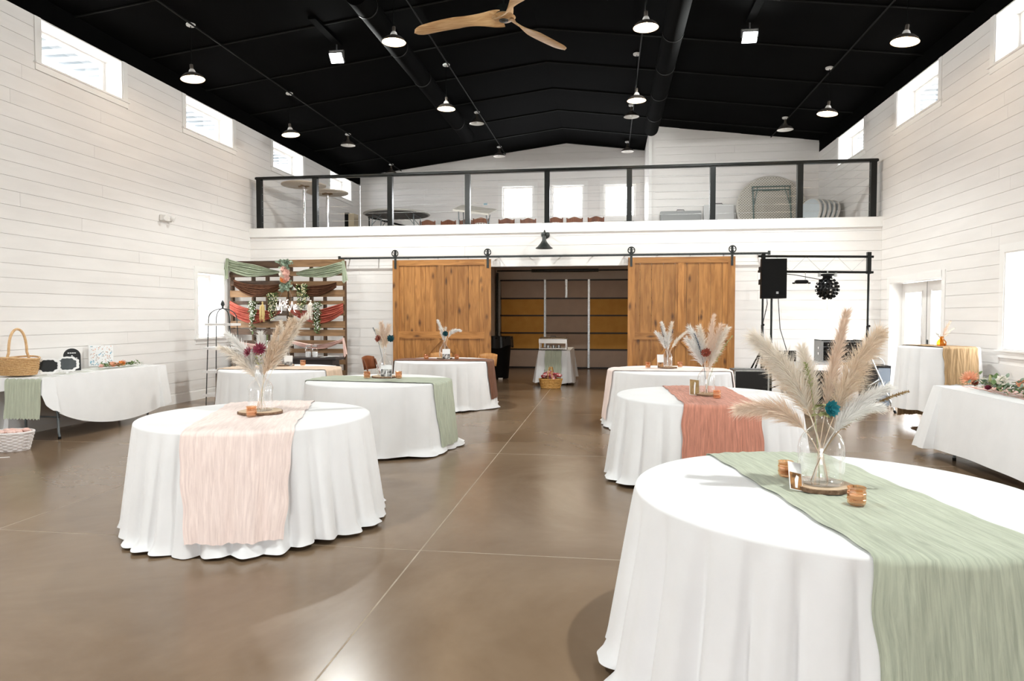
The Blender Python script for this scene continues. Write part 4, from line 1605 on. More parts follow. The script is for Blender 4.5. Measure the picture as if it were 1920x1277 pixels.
def folding_table(label, x0, x1, y0, y1, h, loc=(0, 0, 0)):
    t = thing('folding_table', label, 'table', loc)
    MB().bevbox(x0, x1, y0, y1, h - .045, h, .012).build('tabletop', mat('plastic_tabletop', (.6, .6, .58), .5), t)
    xa, xb = x0 + .06, x1 - .06
    xm = (x0 + x1) / 2
    for y in (y0 + .3, y1 - .3):
        for s, xe in ((-1, xa), (1, xb)):
            pts = [(xm + s * .2, y, h - .045), (xm + s * .2, y, .36), (xm + s * .22, y, .3), (xe - s * .01, y, .07), (xe, y, .05), (xe, y, 0.0)]
            lg = MB().tube(pts, .0145, 10).build('leg', GREYMETAL, t, 50)
            MB().cyl((xe, y, 0), (xe, y, .03), .018, n=10).build('foot_cap', RUBBER, lg)
        MB().cyl((xm - .24, y, .27), (xm + .24, y, .27), .012, n=8).build('crossbar', GREYMETAL, t)
        s = 1 if y < (y0 + y1) / 2 else -1
        MB().cyl((xm, y, h - .24), (xm, y + s * .3, h - .05), .01, n=8).build('brace', GREYMETAL, t)
    return t


# ---- right hand long table with garland
folding_table('rectangular folding table under a white cloth by the right wall', 3.50, 4.28, 5.55, 7.95, .74)
rect_cloth('tablecloth', 'white wrinkled cloth on the rectangular table by the right wall', 3.48, 4.30, 5.53, 7.97, .752,
           lambda sd, k: {0: .1, 1: .12, 2: .10 + .04 * sin(5 * k), 3: .085 + .06 * (1 - k) * 0 + .05 * sin(3 * k)}[sd], 41, (0, 0, 0), flare=.09, amp=.014, nf=3)
strip('table_runner', 'terracotta gauze runner under the garland on the right table', G_TERRA, [(3.95, 7.95, .757), (3.9, 7.0, .757), (3.9, 5.6, .757)], .42, (1, 0, 0), (0, 0, 0), 43)
gl = thing('flower_garland', 'leafy garland with peach, cream and teal blooms on the right table', 'garland', (3.78, 7.62, .775))
q = random.Random(5)
for nm, mt_, n_, lw in (('eucalyptus_leaves', EUCA, 200, .052), ('dark_leaves', GREENM, 150, .05), ('pale_leaves', OLIVE, 50, .04)):
    mb = MB()
    for k in range(n_):
        yy = -q.random() * 1.95
        p_ = Vector((q.gauss(0, .07) - .02 * yy * 0, yy, abs(q.gauss(.035, .03))))
        d = Vector((q.uniform(-1, 1), q.uniform(-1, .6), q.uniform(-.1, .9)))
        leaf(mb, p_, d, (0, 0, 1), q.uniform(.05, .085), lw * q.uniform(.6, 1))
    o = mb.build(nm, mt_, gl)
    o['kind'] = 'stuff'
blossom(gl, (-.10, .02, .09), (-.6, -.6, .6), .085, PEACH, 901, 4, pointed=True)
for k, (x, y, z, r_, m_) in enumerate(((-.08, -.22, .09, .035, CREAMP), (-.05, -.48, .11, .058, CREAMP), (.02, -.68, .10, .05, PEACH), (-.02, -.86, .10, .05, PINKP),
                                       (.0, -1.02, .09, .05, TEAL), (-.12, -1.1, .08, .05, CREAMP), (-.10, -1.35, .1, .06, PINKP), (-.1, -.1, .05, .03, RUST), (-.12, -.38, .03, .03, WINE))):
    blossom(gl, (x, y, z), (-.5, -.6, .7), r_, m_, 910 + k, 4)

# ---- left hand long table
LX0, LX1, LY0, LY1, LZ = -7.17, -6.58, 7.17, 9.40, .765
folding_table('rectangular folding table with grey legs against the left wall', LX0, LX1, LY0, LY1, LZ)


def ldrop(sd, k):
    if sd == 0:      # near short end
        return LZ - .17 + .03 * sin(4 * k)
    if sd == 1:      # long front, round hem
        c = (k - .60) / .66
        return LZ - .03 - .64 * sqrt(max(0, 1 - c * c)) if abs(c) < 1 else LZ - .03
    if sd == 2:
        return .42
    return .1


rect_cloth('tablecloth', 'white round cloth hanging in a curve over the left wall table', LX0 - .005, LX1 + .01, LY0 - .01, LY1 + .01, LZ + .01, ldrop, 44, (0, 0, 0), flare=.05, amp=.006, nf=3)
strip('table_runner', 'sage gauze runner falling over the near end of the left table', G_SAGE,
      [(-6.99, 9.35, LZ + .014), (-6.96, 8.2, LZ + .014), (-6.80, LY0 - .012, LZ + .014), (-6.80, LY0 - .045, LZ - .02), (-6.80, LY0 - .06, LZ - .2), (-6.80, LY0 - .075, LZ - .47)], .47, (1, 0, 0), (0, 0, 0), 45, crink=.006)

WICK = mat('tan_wicker', (0.50, 0.29, 0.12), 0.7, col2=(0.66, 0.43, 0.21), scale=60)
WICKH = mat('tan_wicker_handle', (0.60, 0.37, 0.18), 0.6, col2=(0.72, 0.48, 0.26), scale=30)


def wicker(t, prof, sx, sy, mt, nrows, n=46, amp=.006):
    """woven wall: horizontal canes passing in and out of uprights"""
    def rz(k):
        z = prof[0][1] + (prof[-1][1] - prof[0][1]) * k
        for (r0, z0), (r1, z1) in zip(prof, prof[1:]):
            if z <= z1 + 1e-9:
                return r0 + (r1 - r0) * (z - z0) / max(z1 - z0, 1e-6), z
        return prof[-1]
    for j in range(nrows):
        r_, z = rz((j + .5) / nrows)
        pts = []
        for i in range(n):
            a = 2 * PI * i / n
            rr_ = r_ + amp * (1 if (i // 2 + j) % 2 else -1) * .5
            pts.append((rr_ * sx * cos(a), rr_ * sy * sin(a), z))
        MB().tube(pts, (prof[-1][1] - prof[0][1]) / nrows * .55, 5, closed=True).build('woven_cane', mt, t, 60)
    MB().grid(lambda u, v: ((rz(v)[0] - .004) * sx * cos(2 * PI * u), (rz(v)[0] - .004) * sy * sin(2 * PI * u), rz(v)[1]), 40, 8, wrap=True).build('inner_wall', mt, t, 60)
    MB().prism([(prof[0][0] * sx * cos(2 * PI * i / 30), prof[0][0] * sy * sin(2 * PI * i / 30)) for i in range(30)], .01, ((0, 0, prof[0][1]), (1, 0, 0), (0, 1, 0), (0, 0, 1))).build('bottom', mt, t)


t = thing('wicker_basket', 'large tan wicker basket with tall handle on the left table', 'basket', (-7.04, 7.32, LZ + .03))
wicker(t, [(.2, 0), (.225, .08), (.235, .19)], 1.0, .78, WICK, 14)
ring = [(.24 * cos(2 * PI * i / 40), .187 * sin(2 * PI * i / 40), .195 + .02 * abs(cos(2 * PI * i / 40)) ** 2 * -1 + .02) for i in range(40)]
MB().tube(ring, .011, 8, closed=True).build('rim', WICKH, t, 60)
pts = [(.0, .18 * cos(a), .19 + .36 * sin(a) ** .8 if sin(a) > 0 else .19) for a in [PI * i / 24 for i in range(25)]]
pts = [(.0, .1 * cos(PI * i / 24) * (1.75 if i in (0, 24) else 1.3), .15 + .40 * max(0.0, sin(PI * i / 24)) ** .6) for i in range(25)]
MB().tube(pts, .0145, 8).build('handle', WICKH, t, 60)

CHALK = mat('black_chalkboard', (0.010, 0.011, 0.012), 0.75, col2=(0.016, 0.017, 0.018), scale=10)
CHALKG = mat('grey_chalkboard', (0.055, 0.065, 0.07), 0.65, col2=(0.07, 0.08, 0.085), scale=10)
SIGNW = mat('white_sign_wood', (0.84, 0.83, 0.82), 0.45)


def plaque(k):
    out = []
    n = 72
    for i in range(n):
        a = 2 * PI * i / n
        c_, s_ = cos(a), sin(a)
        e_ = (abs(c_) ** 3.2 + abs(s_) ** 3.2) ** (-1 / 3.2)
        r_ = e_ * (1 - .11 * cos(4 * a) ** 2 * (1 if cos(4 * a) < 0 else .25) + .03 * cos(12 * a))
        out.append((.088 * k * r_ * c_, .066 * k * r_ * s_))
    return out


for (x, y, rz, m_, lab) in ((-6.78, 7.47, 32, CHALK, 'black scalloped chalkboard sign next to the wicker basket'), (-6.80, 7.80, 42, CHALKG, 'grey scalloped chalkboard sign next to the black arch sign')):
    t = thing('chalkboard_sign', lab, 'sign', (x, y, LZ + .018), 0, 'scalloped chalkboards on the left table', rot=(radians(-14), 0, radians(rz)))
    t.scale = (1.28, 1.28, 1.28)
    fr = ((0, 0, .088), (1, 0, 0), (0, 0, 1), (0, 1, 0))
    MB().prism(plaque(1.16), .012, fr).build('frame', SIGNW, t)
    MB().prism(plaque(.88), .004, ((0, -.003, .088), (1, 0, 0), (0, 0, 1), (0, 1, 0))).build('chalk_panel', m_, t)
    MB().box(-.01, .01, .012, .02, -.002, .09).build('back_stay', SIGNW, t)
t = thing('arch_sign', 'black arched sign with small white lettering on the left table', 'sign', (-6.99, 8.10, LZ + .022), 0, rot=(radians(-10), 0, radians(42)))
t.scale = (1.3, 1.3, 1.3)
arch = [(-.075, 0), (.075, 0)] + [(.075 * cos(a), .15 + .075 * sin(a)) for a in [PI * i / 16 for i in range(17)]]
MB().prism(arch, .006, ((0, 0, 0), (1, 0, 0), (0, 0, 1), (0, 1, 0))).build('panel', CHALK, t)
for z, w in ((.178, .075), (.15, .012), (.125, .095), (.03, .05), (.018, .065)):
    x = -w / 2
    q = random.Random(int(z * 1000))
    while x < w / 2:
        l_ = q.uniform(.006, .016)
        MB().box(x, min(x + l_, w / 2), -.0012, 0, z - .0045, z + .0045).build('lettering', SIGNW, t)
        x += l_ + .004
# guest-print board
m, nt, p = nodes_of('pale_print')
N, L = nt.nodes.new, nt.links.new
tc = N('ShaderNodeTexCoord')
vo = N('ShaderNodeTexVoronoi')
vo.inputs['Scale'].default_value = 42
L(tc.outputs['Object'], vo.inputs['Vector'])
nz = N('ShaderNodeTexNoise')
nz.inputs['Scale'].default_value = 9
L(tc.outputs['Object'], nz.inputs['Vector'])
cr = N('ShaderNodeValToRGB')
els = cr.color_ramp.elements
els[0].position, els[0].color = 0.36, (0.08, 0.36, 0.52, 1)
els[1].position, els[1].color = 0.46, (0.42, 0.43, 0.43, 1)
e3 = els.new(0.62)
e3.color = (0.75, 0.42, 0.30, 1)
L(nz.outputs['Fac'], cr.inputs['Fac'])
st = N('ShaderNodeMath')
st.operation = 'LESS_THAN'
st.inputs[1].default_value = 0.36
L(vo.outputs['Distance'], st.inputs[0])
mx = N('ShaderNodeMix')
mx.data_type = 'RGBA'
mx.inputs['A'].default_value = (.82, .82, .82, 1)
L(cr.outputs['Color'], mx.inputs['B'])
L(st.outputs[0], mx.inputs['Factor'])
L(mx.outputs['Result'], p.inputs['Base Color'])
PRINT = m
t = thing('print_board', 'white square board with small coloured print leaning on the left wall', 'board', (-7.12, 8.78, LZ + .03), 0, rot=(radians(-12), 0, radians(38)))
MB().box(-.15, .15, 0, .04, 0, .30).build('canvas', SIGNW, t)
MB().box(-.135, .135, -.002, 0, .012, .288).build('print', PRINT, t)
# flowers lying on the left table
gl = thing('flower_garland', 'peach and orange flowers with dark leaves lying on the left table', 'garland', (-6.86, 8.80, LZ + .03))
q = random.Random(8)
mb = MB()
for k in range(150):
    yy = q.uniform(-.35, .36)
    leaf(mb, (q.gauss(0, .045), yy, abs(q.gauss(.012, .015))), (q.uniform(-1, 1), q.uniform(-1, 1), q.uniform(-.1, .6)), (0, 0, 1), .06, .026)
o = mb.build('foliage', GREENM, gl)
o['kind'] = 'stuff'
for k, (x, y, z, r_, m_) in enumerate(((.02, -.36, .03, .035, PINKP), (.03, -.16, .035, .045, PEACH), (-.03, -.1, .04, .04, PINKP), (.04, 0, .04, .045, ORANGEP), (.0, .08, .045, .045, PINKP), (.05, -.08, .03, .035, PEACH))):
    blossom(gl, (x, y, z), (.5, -.6, .7), r_, m_, 930 + k, 3)
# white woven basket on the floor
WHWICK = mat('white_wicker', (0.80, 0.75, 0.74), 0.7, col2=(0.86, 0.82, 0.81), scale=50)
t = thing('woven_basket', 'white woven basket on the floor by the left table leg', 'basket', (-6.62, 6.78, 0))
wicker(t, [(.15, 0.0), (.17, .08), (.2, .20)], 1.1, .9, WHWICK, 11, amp=.012)
ring = [(.222 * cos(2 * PI * i / 36), .182 * sin(2 * PI * i / 36), .205) for i in range(36)]
MB().tube(ring, .013, 8, closed=True).build('rim', WHWICK, t, 60)
mb = MB()
q = random.Random(3)
for k in range(26):
    mb.sphere((q.uniform(-.13, .13), q.uniform(-.1, .1), .17 + q.uniform(0, .05)), .035, 7, 5, (1.3, 1, .7))
o = mb.build('tissue_filling', PINKP, t, 60)
o['kind'] = 'stuff'
t = thing('broom_head', 'brown bristle broom head with white rod at the left edge', 'broom', (-6.17, 6.05, 0.0))
MB().rbox((-.05, 0, .07), (.2, .07, .03), (0, .1, .3)).build('block', mat('broom_block', (.45, .25, .06), .6), t)
mb = MB()
q = random.Random(4)
for k in range(160):
    a = q.uniform(-.13, .05)
    mb.add([(a, q.uniform(-.03, .03), .06), (a + .003, q.uniform(-.03, .03), .06), (a * 1.3, q.uniform(-.06, .06), .004)], [(0, 1, 2)])
o = mb.build('bristles', BUNNY, t)
o['kind'] = 'stuff'
MB().cyl((.0, 0, .07), (.17, .06, .075), .005, n=6).build('rod', SIGNW, t)

# ================================================================== iron plant stand
t = thing('tiered_stand', 'tall black iron stand with white shelves beside the pallet wall', 'shelf stand', (-6.56, 10.95, 0))
for sx in (-1, 1):
    for sy in (-1, 1):
        pts = []
        for k in range(17):
            z = 1.46 * k / 10 if k <= 10 else 1.46 + .17 * sin((k - 10) / 6 * PI / 2)
            r_ = .24 - .05 * z / 1.46 if k <= 10 else .19 * cos((k - 10) / 6 * PI / 2)
            pts.append((sx * r_, sy * r_ * .62, z))
        MB().tube(pts, .0085, 8).build('leg', IRON, t, 60)
for z, w in ((.145, .27), (.545, .25), (.945, .235), (1.35, .21)):
    MB().box(-w - .03, w + .03, -w * .62 - .03, w * .62 + .03, z - .012, z + .03).build('shelf', SIGNW, t)
MB().lathe([(0, 1.62), (.02, 1.63), (.012, 1.66), (.034, 1.70), (.026, 1.735), (.012, 1.765), (0, 1.79)], 12).build('finial', IRON, t, 50)

# ================================================================== pallet wall with drapes
PX0, PX1, PY = -7.28, -4.95, 12.42
t = thing('pallet_wall', 'tall backdrop of dark and light wooden pallets beside the left barn door', 'backdrop', (0, PY, 0))
xm = -6.08
rows = [(2.57, 2.43), (2.35, 2.26), (2.17, 2.08), (2.0, 1.87), (1.80, 1.73), (1.595, 1.505), (1.41, 1.28), (1.25, 1.13), (1.04, .97), (.87, .79), (.68, .59), (.48, .39), (.26, .12)]
q = random.Random(21)
for z1, z0 in rows:
    for a, b, m_ in ((PX0, xm - .006, PAL_D), (xm + .006, PX1, PAL_L)):
        dz = q.uniform(-.012, .012)
        MB().box(a + q.uniform(0, .012), b - q.uniform(0, .012), -.012 - q.uniform(0, .004), .006, z0 + dz, z1 + dz).build('pallet_board', PAL_D if (m_ is PAL_D and q.random() < .88) else PAL_L, t)
for x in (PX0 + .025, -6.82, -6.53, xm - .03, xm + .03, -5.64, -5.37, PX1 - .025):
    MB().box(x - .02, x + .02, .008, .098, 0, 2.55).build('stringer', PAL_S, t)


def swag(label, mt, A_, B_, sag0, sag1, seed, tailA=None, tailB=None, wA=.05, wB=.05, folds=7, dy=-.035):
    """cloth slung between A and B; sag0/sag1 = sag of upper and lower edge"""
    q_ = random.Random(seed)
    ph = q_.uniform(0, 6)
    A_, B_ = Vector(A_), Vector(B_)

    def fn(v, u):
        p_ = A_.lerp(B_, u)
        par = 4 * u * (1 - u)
        w_ = wA * (1 - u) + wB * u
        sg = sag0 + (sag1 - sag0) * v
        pinch = min(1, u / .18, (1 - u) / .18)
        z = p_.z - sg * par - w_ * v * 1.0
        y = p_.y + dy * (.5 + .6 * pinch) + .022 * pinch * sin(folds * 2 * PI * v + ph + 1.5 * u) + .010 * sin(folds * 4.3 * v + 5 * u)
        return (p_.x, y, z + .008 * sin(9 * u + 5 * v + ph))
    mb = MB().grid(fn, 44, 44)
    for tail, P_ in ((tailA, A_), (tailB, B_)):
        if tail:
            dx, dz, w_ = tail

            def ft(v, u):
                return (P_.x + dx * u + (v - .5) * w_ * (.5 + .6 * u), P_.y + dy - .02 + .012 * sin(14 * v + ph) * (.3 + u), P_.z + .015 - dz * u - .03 * u * sin(6 * v))
            mb.grid(ft, 20, 16)
    o = mb.build('draped_cloth', mt, None, 179, loc=(0, PY - .025, 0))
    return tag(o, label, 'drape', 'gauze drapes on the pallet wall')


D_SAGE = mat('sage_drape', (.33, .38, .27), .85, col2=(.42, .47, .35), scale=12, bump=.2, sheen=.1)
D_BROWN = mat('brown_drape', (.10, .036, .014), .85, col2=(.16, .065, .028), scale=12, bump=.2)
D_TERRA = mat('terracotta_drape', (.36, .07, .045), .85, col2=(.47, .12, .08), scale=12, bump=.2)
D_BLUSH = mat('blush_drape', (.78, .55, .49), .85, col2=(.84, .64, .58), scale=12, bump=.2)
swag('sage drape slung over the left top of the pallet wall', D_SAGE, (-7.28, 0, 2.60), (-6.24, 0, 2.37), .0, .10, 61, tailA=(-.05, .42, .12), wA=.22, wB=.04)
swag('sage drape slung over the right top of the pallet wall', D_SAGE, (-5.90, 0, 2.34), (-4.95, 0, 2.53), .0, .09, 62, tailB=(.04, .40, .10), wA=.04, wB=.20)
swag('dark brown drape on the left of the pallet wall', D_BROWN, (-7.18, 0, 2.21), (-6.20, 0, 2.13), .07, .20, 63, wA=.12, wB=.08)
swag('dark brown drape on the right of the pallet wall', D_BROWN, (-5.98, 0, 2.13), (-5.10, 0, 2.15), .07, .19, 64, wA=.05, wB=.10)
swag('terracotta drape on the left of the pallet wall', D_TERRA, (-7.27, 0, 1.80), (-6.22, 0, 1.62), .08, .20, 65, wA=.24, wB=.05)
swag('terracotta drape on the right of the pallet wall', D_TERRA, (-6.02, 0, 1.62), (-4.97, 0, 1.75), .06, .20, 66, wA=.04, wB=.20)
swag('blush drape along the lower right of the pallet wall', D_BLUSH, (-6.0, 0, 1.04), (-4.96, 0, 1.08), .09, .13, 67, tailB=(.04, .34, .07), wA=.05, wB=.05)
swag('blush drape along the lower left of the pallet wall', D_BLUSH, (-7.25, 0, 1.08), (-6.2, 0, 1.02), .09, .13, 68, wA=.08, wB=.05)

# bouquet on the pallet wall
bq = thing('bouquet', 'hanging bouquet of blush and orange roses at the top of the pallet wall', 'bouquet', (-6.09, PY - .09, 2.28))
q = random.Random(9)
mb = MB()
for k in range(150):
    s = 1 if k % 2 else -1
    c = Vector((q.gauss(0, .06), q.uniform(-.03, .02), s * q.uniform(.10, .29)))
    leaf(mb, c, (q.uniform(-1, 1), -.5, s * q.uniform(-.2, 1)), (0, -1, .2), q.uniform(.05, .075), .045)
o = mb.build('eucalyptus', EUCA, bq)
o['kind'] = 'stuff'
for k, (x, z, r_, m_) in enumerate(((-.02, .11, .06, PINKP), (.035, .04, .07, PINKP), (-.05, .02, .06, CREAMP), (.04, -.06, .06, PINKP), (-.04, -.08, .055, ORANGEP), (.01, -.10, .05, PEACH), (-.02, -.03, .05, CREAMP))):
    blossom(bq, (x, -.05, z), (x * 3, -1, .2), r_ * 1.15, m_, 940 + k, 4)

WHB = mat('white_blossom', (.86, .85, .80), .6)
YELB = mat('yellow_white_blossom', (.86, .74, .34), .6, col2=(.85, .83, .72), scale=40)


def vine(x, z1, z0, w, seed, label, bm=WHB):
    t_ = thing('hanging_vine', label, 'hanging plant', (x, PY - .075, z1), 0, 'flowering vines on the pallet wall')
    q_ = random.Random(seed)
    mb_, mf = MB(), MB()
    h = z1 - z0
    for s in range(15):
        xx = q_.uniform(-w, w)
        ln_ = h * q_.uniform(.45, 1.0) if s else h
        for k in range(int(ln_ / .016)):
            z = -k * .016
            kk = k * .016 / h
            p_ = Vector((xx * (1 - .45 * kk) + .012 * sin(k * .7 + s), q_.uniform(-.03, .03), z))
            leaf(mb_, p_, (q_.uniform(-1, 1), q_.uniform(-1, .2), q_.uniform(-.6, .3)), (0, 0, 1), q_.uniform(.04, .06), .03)
            if q_.random() < .26:
                mf.sphere(p_ + Vector((q_.uniform(-.025, .025), -.035, q_.uniform(-.01, .01))), q_.uniform(.008, .012), 6, 4)
    o_ = mb_.build('leaves', GREENM, t_)
    o_['kind'] = 'stuff'
    o_ = mf.build('small_blossoms', bm, t_, 60)
    o_['kind'] = 'stuff'


vine(-6.77, 1.79, 1.17, .085, 71, 'trailing vine with white blossoms at the far left of the pallets')
vine(-6.36, 1.94, 1.40, .09, 72, 'trailing vine left of the neon sign on the pallets', YELB)
vine(-5.76, 2.10, 1.53, .11, 73, 'trailing vine right of the neon sign on the pallets', YELB)
vine(-5.48, 1.76, 1.15, .075, 74, 'trailing vine with white blossoms at the far right of the pallets')
for x, z1, m_, lab in ((-6.575, 1.75, mat('straw_tassel', (.62, .47, .2), .8), 'straw coloured dried tassel hanging left of the neon sign'), (-5.605, 1.78, PLUME_B, 'cream dried tassel hanging right of the neon sign')):
    t_ = thing('dried_tassel', lab, 'tassel', (x, PY - .07, z1), 0)
    mb = MB()
    q = random.Random(int(x * 100))
    for k in range(46):
        a = q.uniform(-.06, .06)
        pts = [(0, 0, 0), (a * .8, -.02 + q.uniform(-.01, .01), -.07), (a, -.02 + q.uniform(-.01, .01), -q.uniform(.2, .37))]
        mb.tube(pts, [.004, .006, .003], 4)
    o = mb.build('strands', m_, t_)
    o['kind'] = 'stuff'
    MB().sphere((0, 0, .01), .02, 8, 6).build('knot', m_, t_, 60)

# neon sign "You + Me"
NEON = mat('neon_tube', (1, .95, .9), .3, emit=(1.0, 0.83, 0.72), estr=1.7)
ACR = glass_mat('clear_acrylic', base=.02, edge=.25)
ns = thing('neon_sign', 'glowing pink-white neon script sign reading You + Me on the pallets', 'neon sign', (-6.09, PY - .10, 1.70))
U = .09375 * .0103


def nstroke(pts, name):
    # pts in tracing units, smoothed with Catmull-Rom
    P = [Vector(((x - 590) * U, 0, -(y - 510) * U)) for x, y in pts]
    out = []
    for i in range(len(P) - 1):
        a, b, c, d = P[max(i - 1, 0)], P[i], P[i + 1], P[min(i + 2, len(P) - 1)]
        for k in range(6):
            t_ = k / 6
            out.append(.5 * ((2 * b) + (c - a) * t_ + (2 * a - 5 * b + 4 * c - d) * t_ ** 2 + (-a + 3 * b - 3 * c + d) * t_ ** 3))
    out.append(P[-1])
    MB().tube(out, .0048, 6).build(name, NEON, ns, 60)


nstroke([(392, 455), (402, 520), (425, 590), (447, 560), (462, 450), (472, 385), (478, 470), (500, 560), (502, 620), (488, 655), (470, 640)], 'letter_y')
nstroke([(540, 420), (512, 440), (508, 490), (530, 505), (552, 470), (548, 425), (540, 420)], 'letter_o')
nstroke([(565, 420), (563, 470), (580, 475), (605, 410), (640, 392), (600, 425), (598, 455), (625, 440)], 'letter_u')
nstroke([(560, 545), (600, 525), (645, 498)], 'plus_bar')
nstroke([(588, 480), (605, 525), (618, 555)], 'plus_bar')
nstroke([(640, 560), (652, 600), (672, 620), (668, 540), (660, 520), (690, 590), (708, 470), (722, 430), (740, 520), (765, 610), (790, 640)], 'letter_m')
nstroke([(770, 545), (805, 520), (808, 490), (785, 485), (772, 530), (788, 575), (825, 560)], 'letter_e')
MB().box(-.22, .24, .012, .017, -.17, .14).build('acrylic_backing', ACR, ns)
for x in (-.15, .13):
    MB().cyl((x, .01, .13), (x * .2, .06, .36), .0015, n=4).build('hanging_wire', STEEL, ns)

# dark side table before the pallets with jars
t = thing('console_table', 'dark espresso console table in front of the pallet wall', 'table', (-5.68, 11.98, 0))
MB().bevbox(-.80, .80, -.20, .20, .70, .745, .008).build('tabletop', DARKW, t)
MB().box(-.72, .72, -.16, .16, .60, .70).build('apron', DARKW, t)
for sx in (-1, 1):
    for sy in (-1, 1):
        MB().box(sx * .7 - .03, sx * .7 + .03, sy * .14 - .03, sy * .14 + .03, 0, .60).build('leg', DARKW, t)
for x, lab in ((-5.47, 'clear glass jar with white contents, left one on the console table'), (-5.34, 'clear glass jar with white contents, right one on the console table')):
    t = thing('glass_jar', lab, 'jar', (x, 11.93, .747))
    MB().lathe([(0, 0), (.05, 0), (.055, .01), (.055, .15), (.042, .17), (.042, .195)], 24).build('body', GLASS, t, 60)
    MB().lathe([(0, .006), (.048, .006), (.05, .10), (0, .105)], 20).build('contents', CARDW, t, 50)
    MB().lathe([(.05, .2), (.05, .215), (0, .22)], 20).build('lid', STEEL, t, 50)
t = thing('paper_pile', 'loose white papers on the right end of the console table', 'papers', (-5.06, 11.95, .747))
for k, a in enumerate((.1, -.3, .5)):
    MB().rbox((-.07 + k * .07, 0, .006 + k * .008), (.2, .14, .003), (0, .06 * (k - 1), a)).build('sheet', CARDW, t)
t = thing('glass_hurricane', 'clear ribbed glass cylinder vase at the left of the console table', 'vase', (-6.36, 11.95, .747))
MB().grid(lambda u, v: ((.10 + .004 * cos(24 * 2 * PI * u)) * (1 + .12 * v) * cos(2 * PI * u), (.10 + .004 * cos(24 * 2 * PI * u)) * (1 + .12 * v) * sin(2 * PI * u), .30 * v), 144, 6, wrap=True).build('body', glass_mat('ribbed_glass', (.97, .98, .99), .1, .25, .8), t, 60)
MB().lathe([(0, 0), (.1, 0), (.1, .012), (0, .012)], 24).build('base', GLASS, t, 40)

# ================================================================== wall fittings
t = thing('wall_sconce', 'dark gooseneck barn lamp on the white wall above the opening', 'lamp', (-1.23, YB, 3.08))
MB().lathe([(0, .03), (.07, .025), (.082, .012), (.082, 0)], 28, M=Matrix.Rotation(PI / 2, 3, 'X')).build('back_plate', IRON, t, 50)
MB().tube([(0, -.03, 0), (0, -.10, .05), (0, -.2, .06), (0, -.27, .02), (0, -.28, -.05)], .012, 8).build('gooseneck', IRON, t, 60)
MB().lathe([(.026, -.05), (.035, -.07), (.04, -.14), (.07, -.19), (.13, -.26), (.165, -.285), (.165, -.292), (.12, -.265), (.03, -.16)], 32, (0, -.28, 0)).build('shade', IRON, t, 50)
MB().sphere((0, -.28, -.21), .03, 10, 8).build('bulb', BULB_OFF, t, 60)
t = thing('emergency_light', 'white twin-head emergency light high on the left wall', 'emergency light', (XL, 10.56, 3.13))
MB().bevbox(.0, .07, -.13, .13, -.05, .05, .012).build('housing', TRIMW, t)
for s in (-1, 1):
    MB().cyl((.07, s * .09, .01), (.12, s * .11, -.01), .045, n=16).build('lamp_head', TRIMW, t, 40)
t = thing('thermostat', 'small white thermostat beside the loft windows', 'thermostat', (-3.56, YE, 4.74))
MB().bevbox(-.09, .09, -.03, 0, -.06, .06, .01).build('housing', TRIMW, t)
MB().box(-.05, .05, -.034, -.03, -.02, .035).build('display', mat('thermostat_display', (.25, .45, .55), .3), t)

# ================================================================== disc jockey corner
def tripod(name, label, x, y, h, legs, loc_top, knobs=True):
    t_ = thing(name, label, 'stand', (x, y, 0), 0)
    MB().cyl((0, 0, .25), (0, 0, h * .55), .022, n=12).build('lower_tube', BLKMETAL, t_, 40)
    MB().cyl((0, 0, h * .5), (0, 0, h), .017, n=12).build('upper_tube', BLKMETAL, t_, 40)
    MB().cyl((0, 0, .88), (0, 0, .98), .036, n=12).build('collar', BLKPLASTIC, t_, 40)
    for a in legs:
        d = Vector((cos(a), sin(a), 0))
        lg = MB()
        lg.tube([d * .03 + Vector((0, 0, .92)), d * .55 + Vector((0, 0, .02))], .014, 8)
        lo = lg.build('leg', STEEL if knobs else BLKMETAL, t_, 40)
        MB().cyl(d * .535 + Vector((0, 0, .04)), d * .56 + Vector((0, 0, .0)), .02, n=8).build('rubber_foot', RUBBER, lo)
        MB().cyl(d * .02 + Vector((0, 0, .36)), d * .3 + Vector((0, 0, .49)), .009, n=6).build('spreader', STEEL if knobs else BLKMETAL, t_)
    for z in (h * .55, .95):
        MB().cyl((0, -.02, z), (0, -.06, z), .012, n=8).sphere((0, -.07, z), .02, 8, 6).build('clamp_knob', BLKPLASTIC, t_, 50)
    return t_


TY = 11.75
tripod('lighting_stand', 'black tripod stand holding the left end of the light truss', 2.50, TY, 2.47, (PI * .75, PI * 1.25, 0.1), None, False)
tripod('lighting_stand', 'black tripod stand with silver legs at the right end of the truss', 4.13, TY, 2.44, (-PI * .35, PI * .15, PI * .8), None, True)
tripod('speaker_stand', 'black tripod stand under the loudspeaker', 2.55, 11.35, 1.80, (PI * .55, PI * 1.2, -.5), None, False)
t = thing('light_truss', 'black lighting truss with zigzag wire between two stands', 'truss', (0, TY, 0))
for z in (2.485, 2.235):
    MB().cyl((2.42, 0, z), (4.20, 0, z - .03), .02, n=10).build('chord', BLKMETAL, t, 40)
for x in (2.5, 4.13):
    MB().box(x - .03, x + .03, -.03, .03, 2.18, 2.53).build('end_clamp', BLKMETAL, t)
for k in range(6):
    x0_ = 2.7 + k * .235
    z0_, z1_ = (2.23, 2.47) if k % 2 else (2.47, 2.23)
    MB().cyl((x0_, 0, z0_), (x0_ + .235, 0, z1_), .0035, n=5).build('lattice_wire', STEEL, t)
t = thing('loudspeaker', 'black portable loudspeaker on its stand before the white wall', 'speaker', (2.55, 11.35, 1.78))
out = [(-.19, -.15), (.19, -.15), (.19, -.05), (.12, .17), (-.12, .17), (-.19, -.05)]
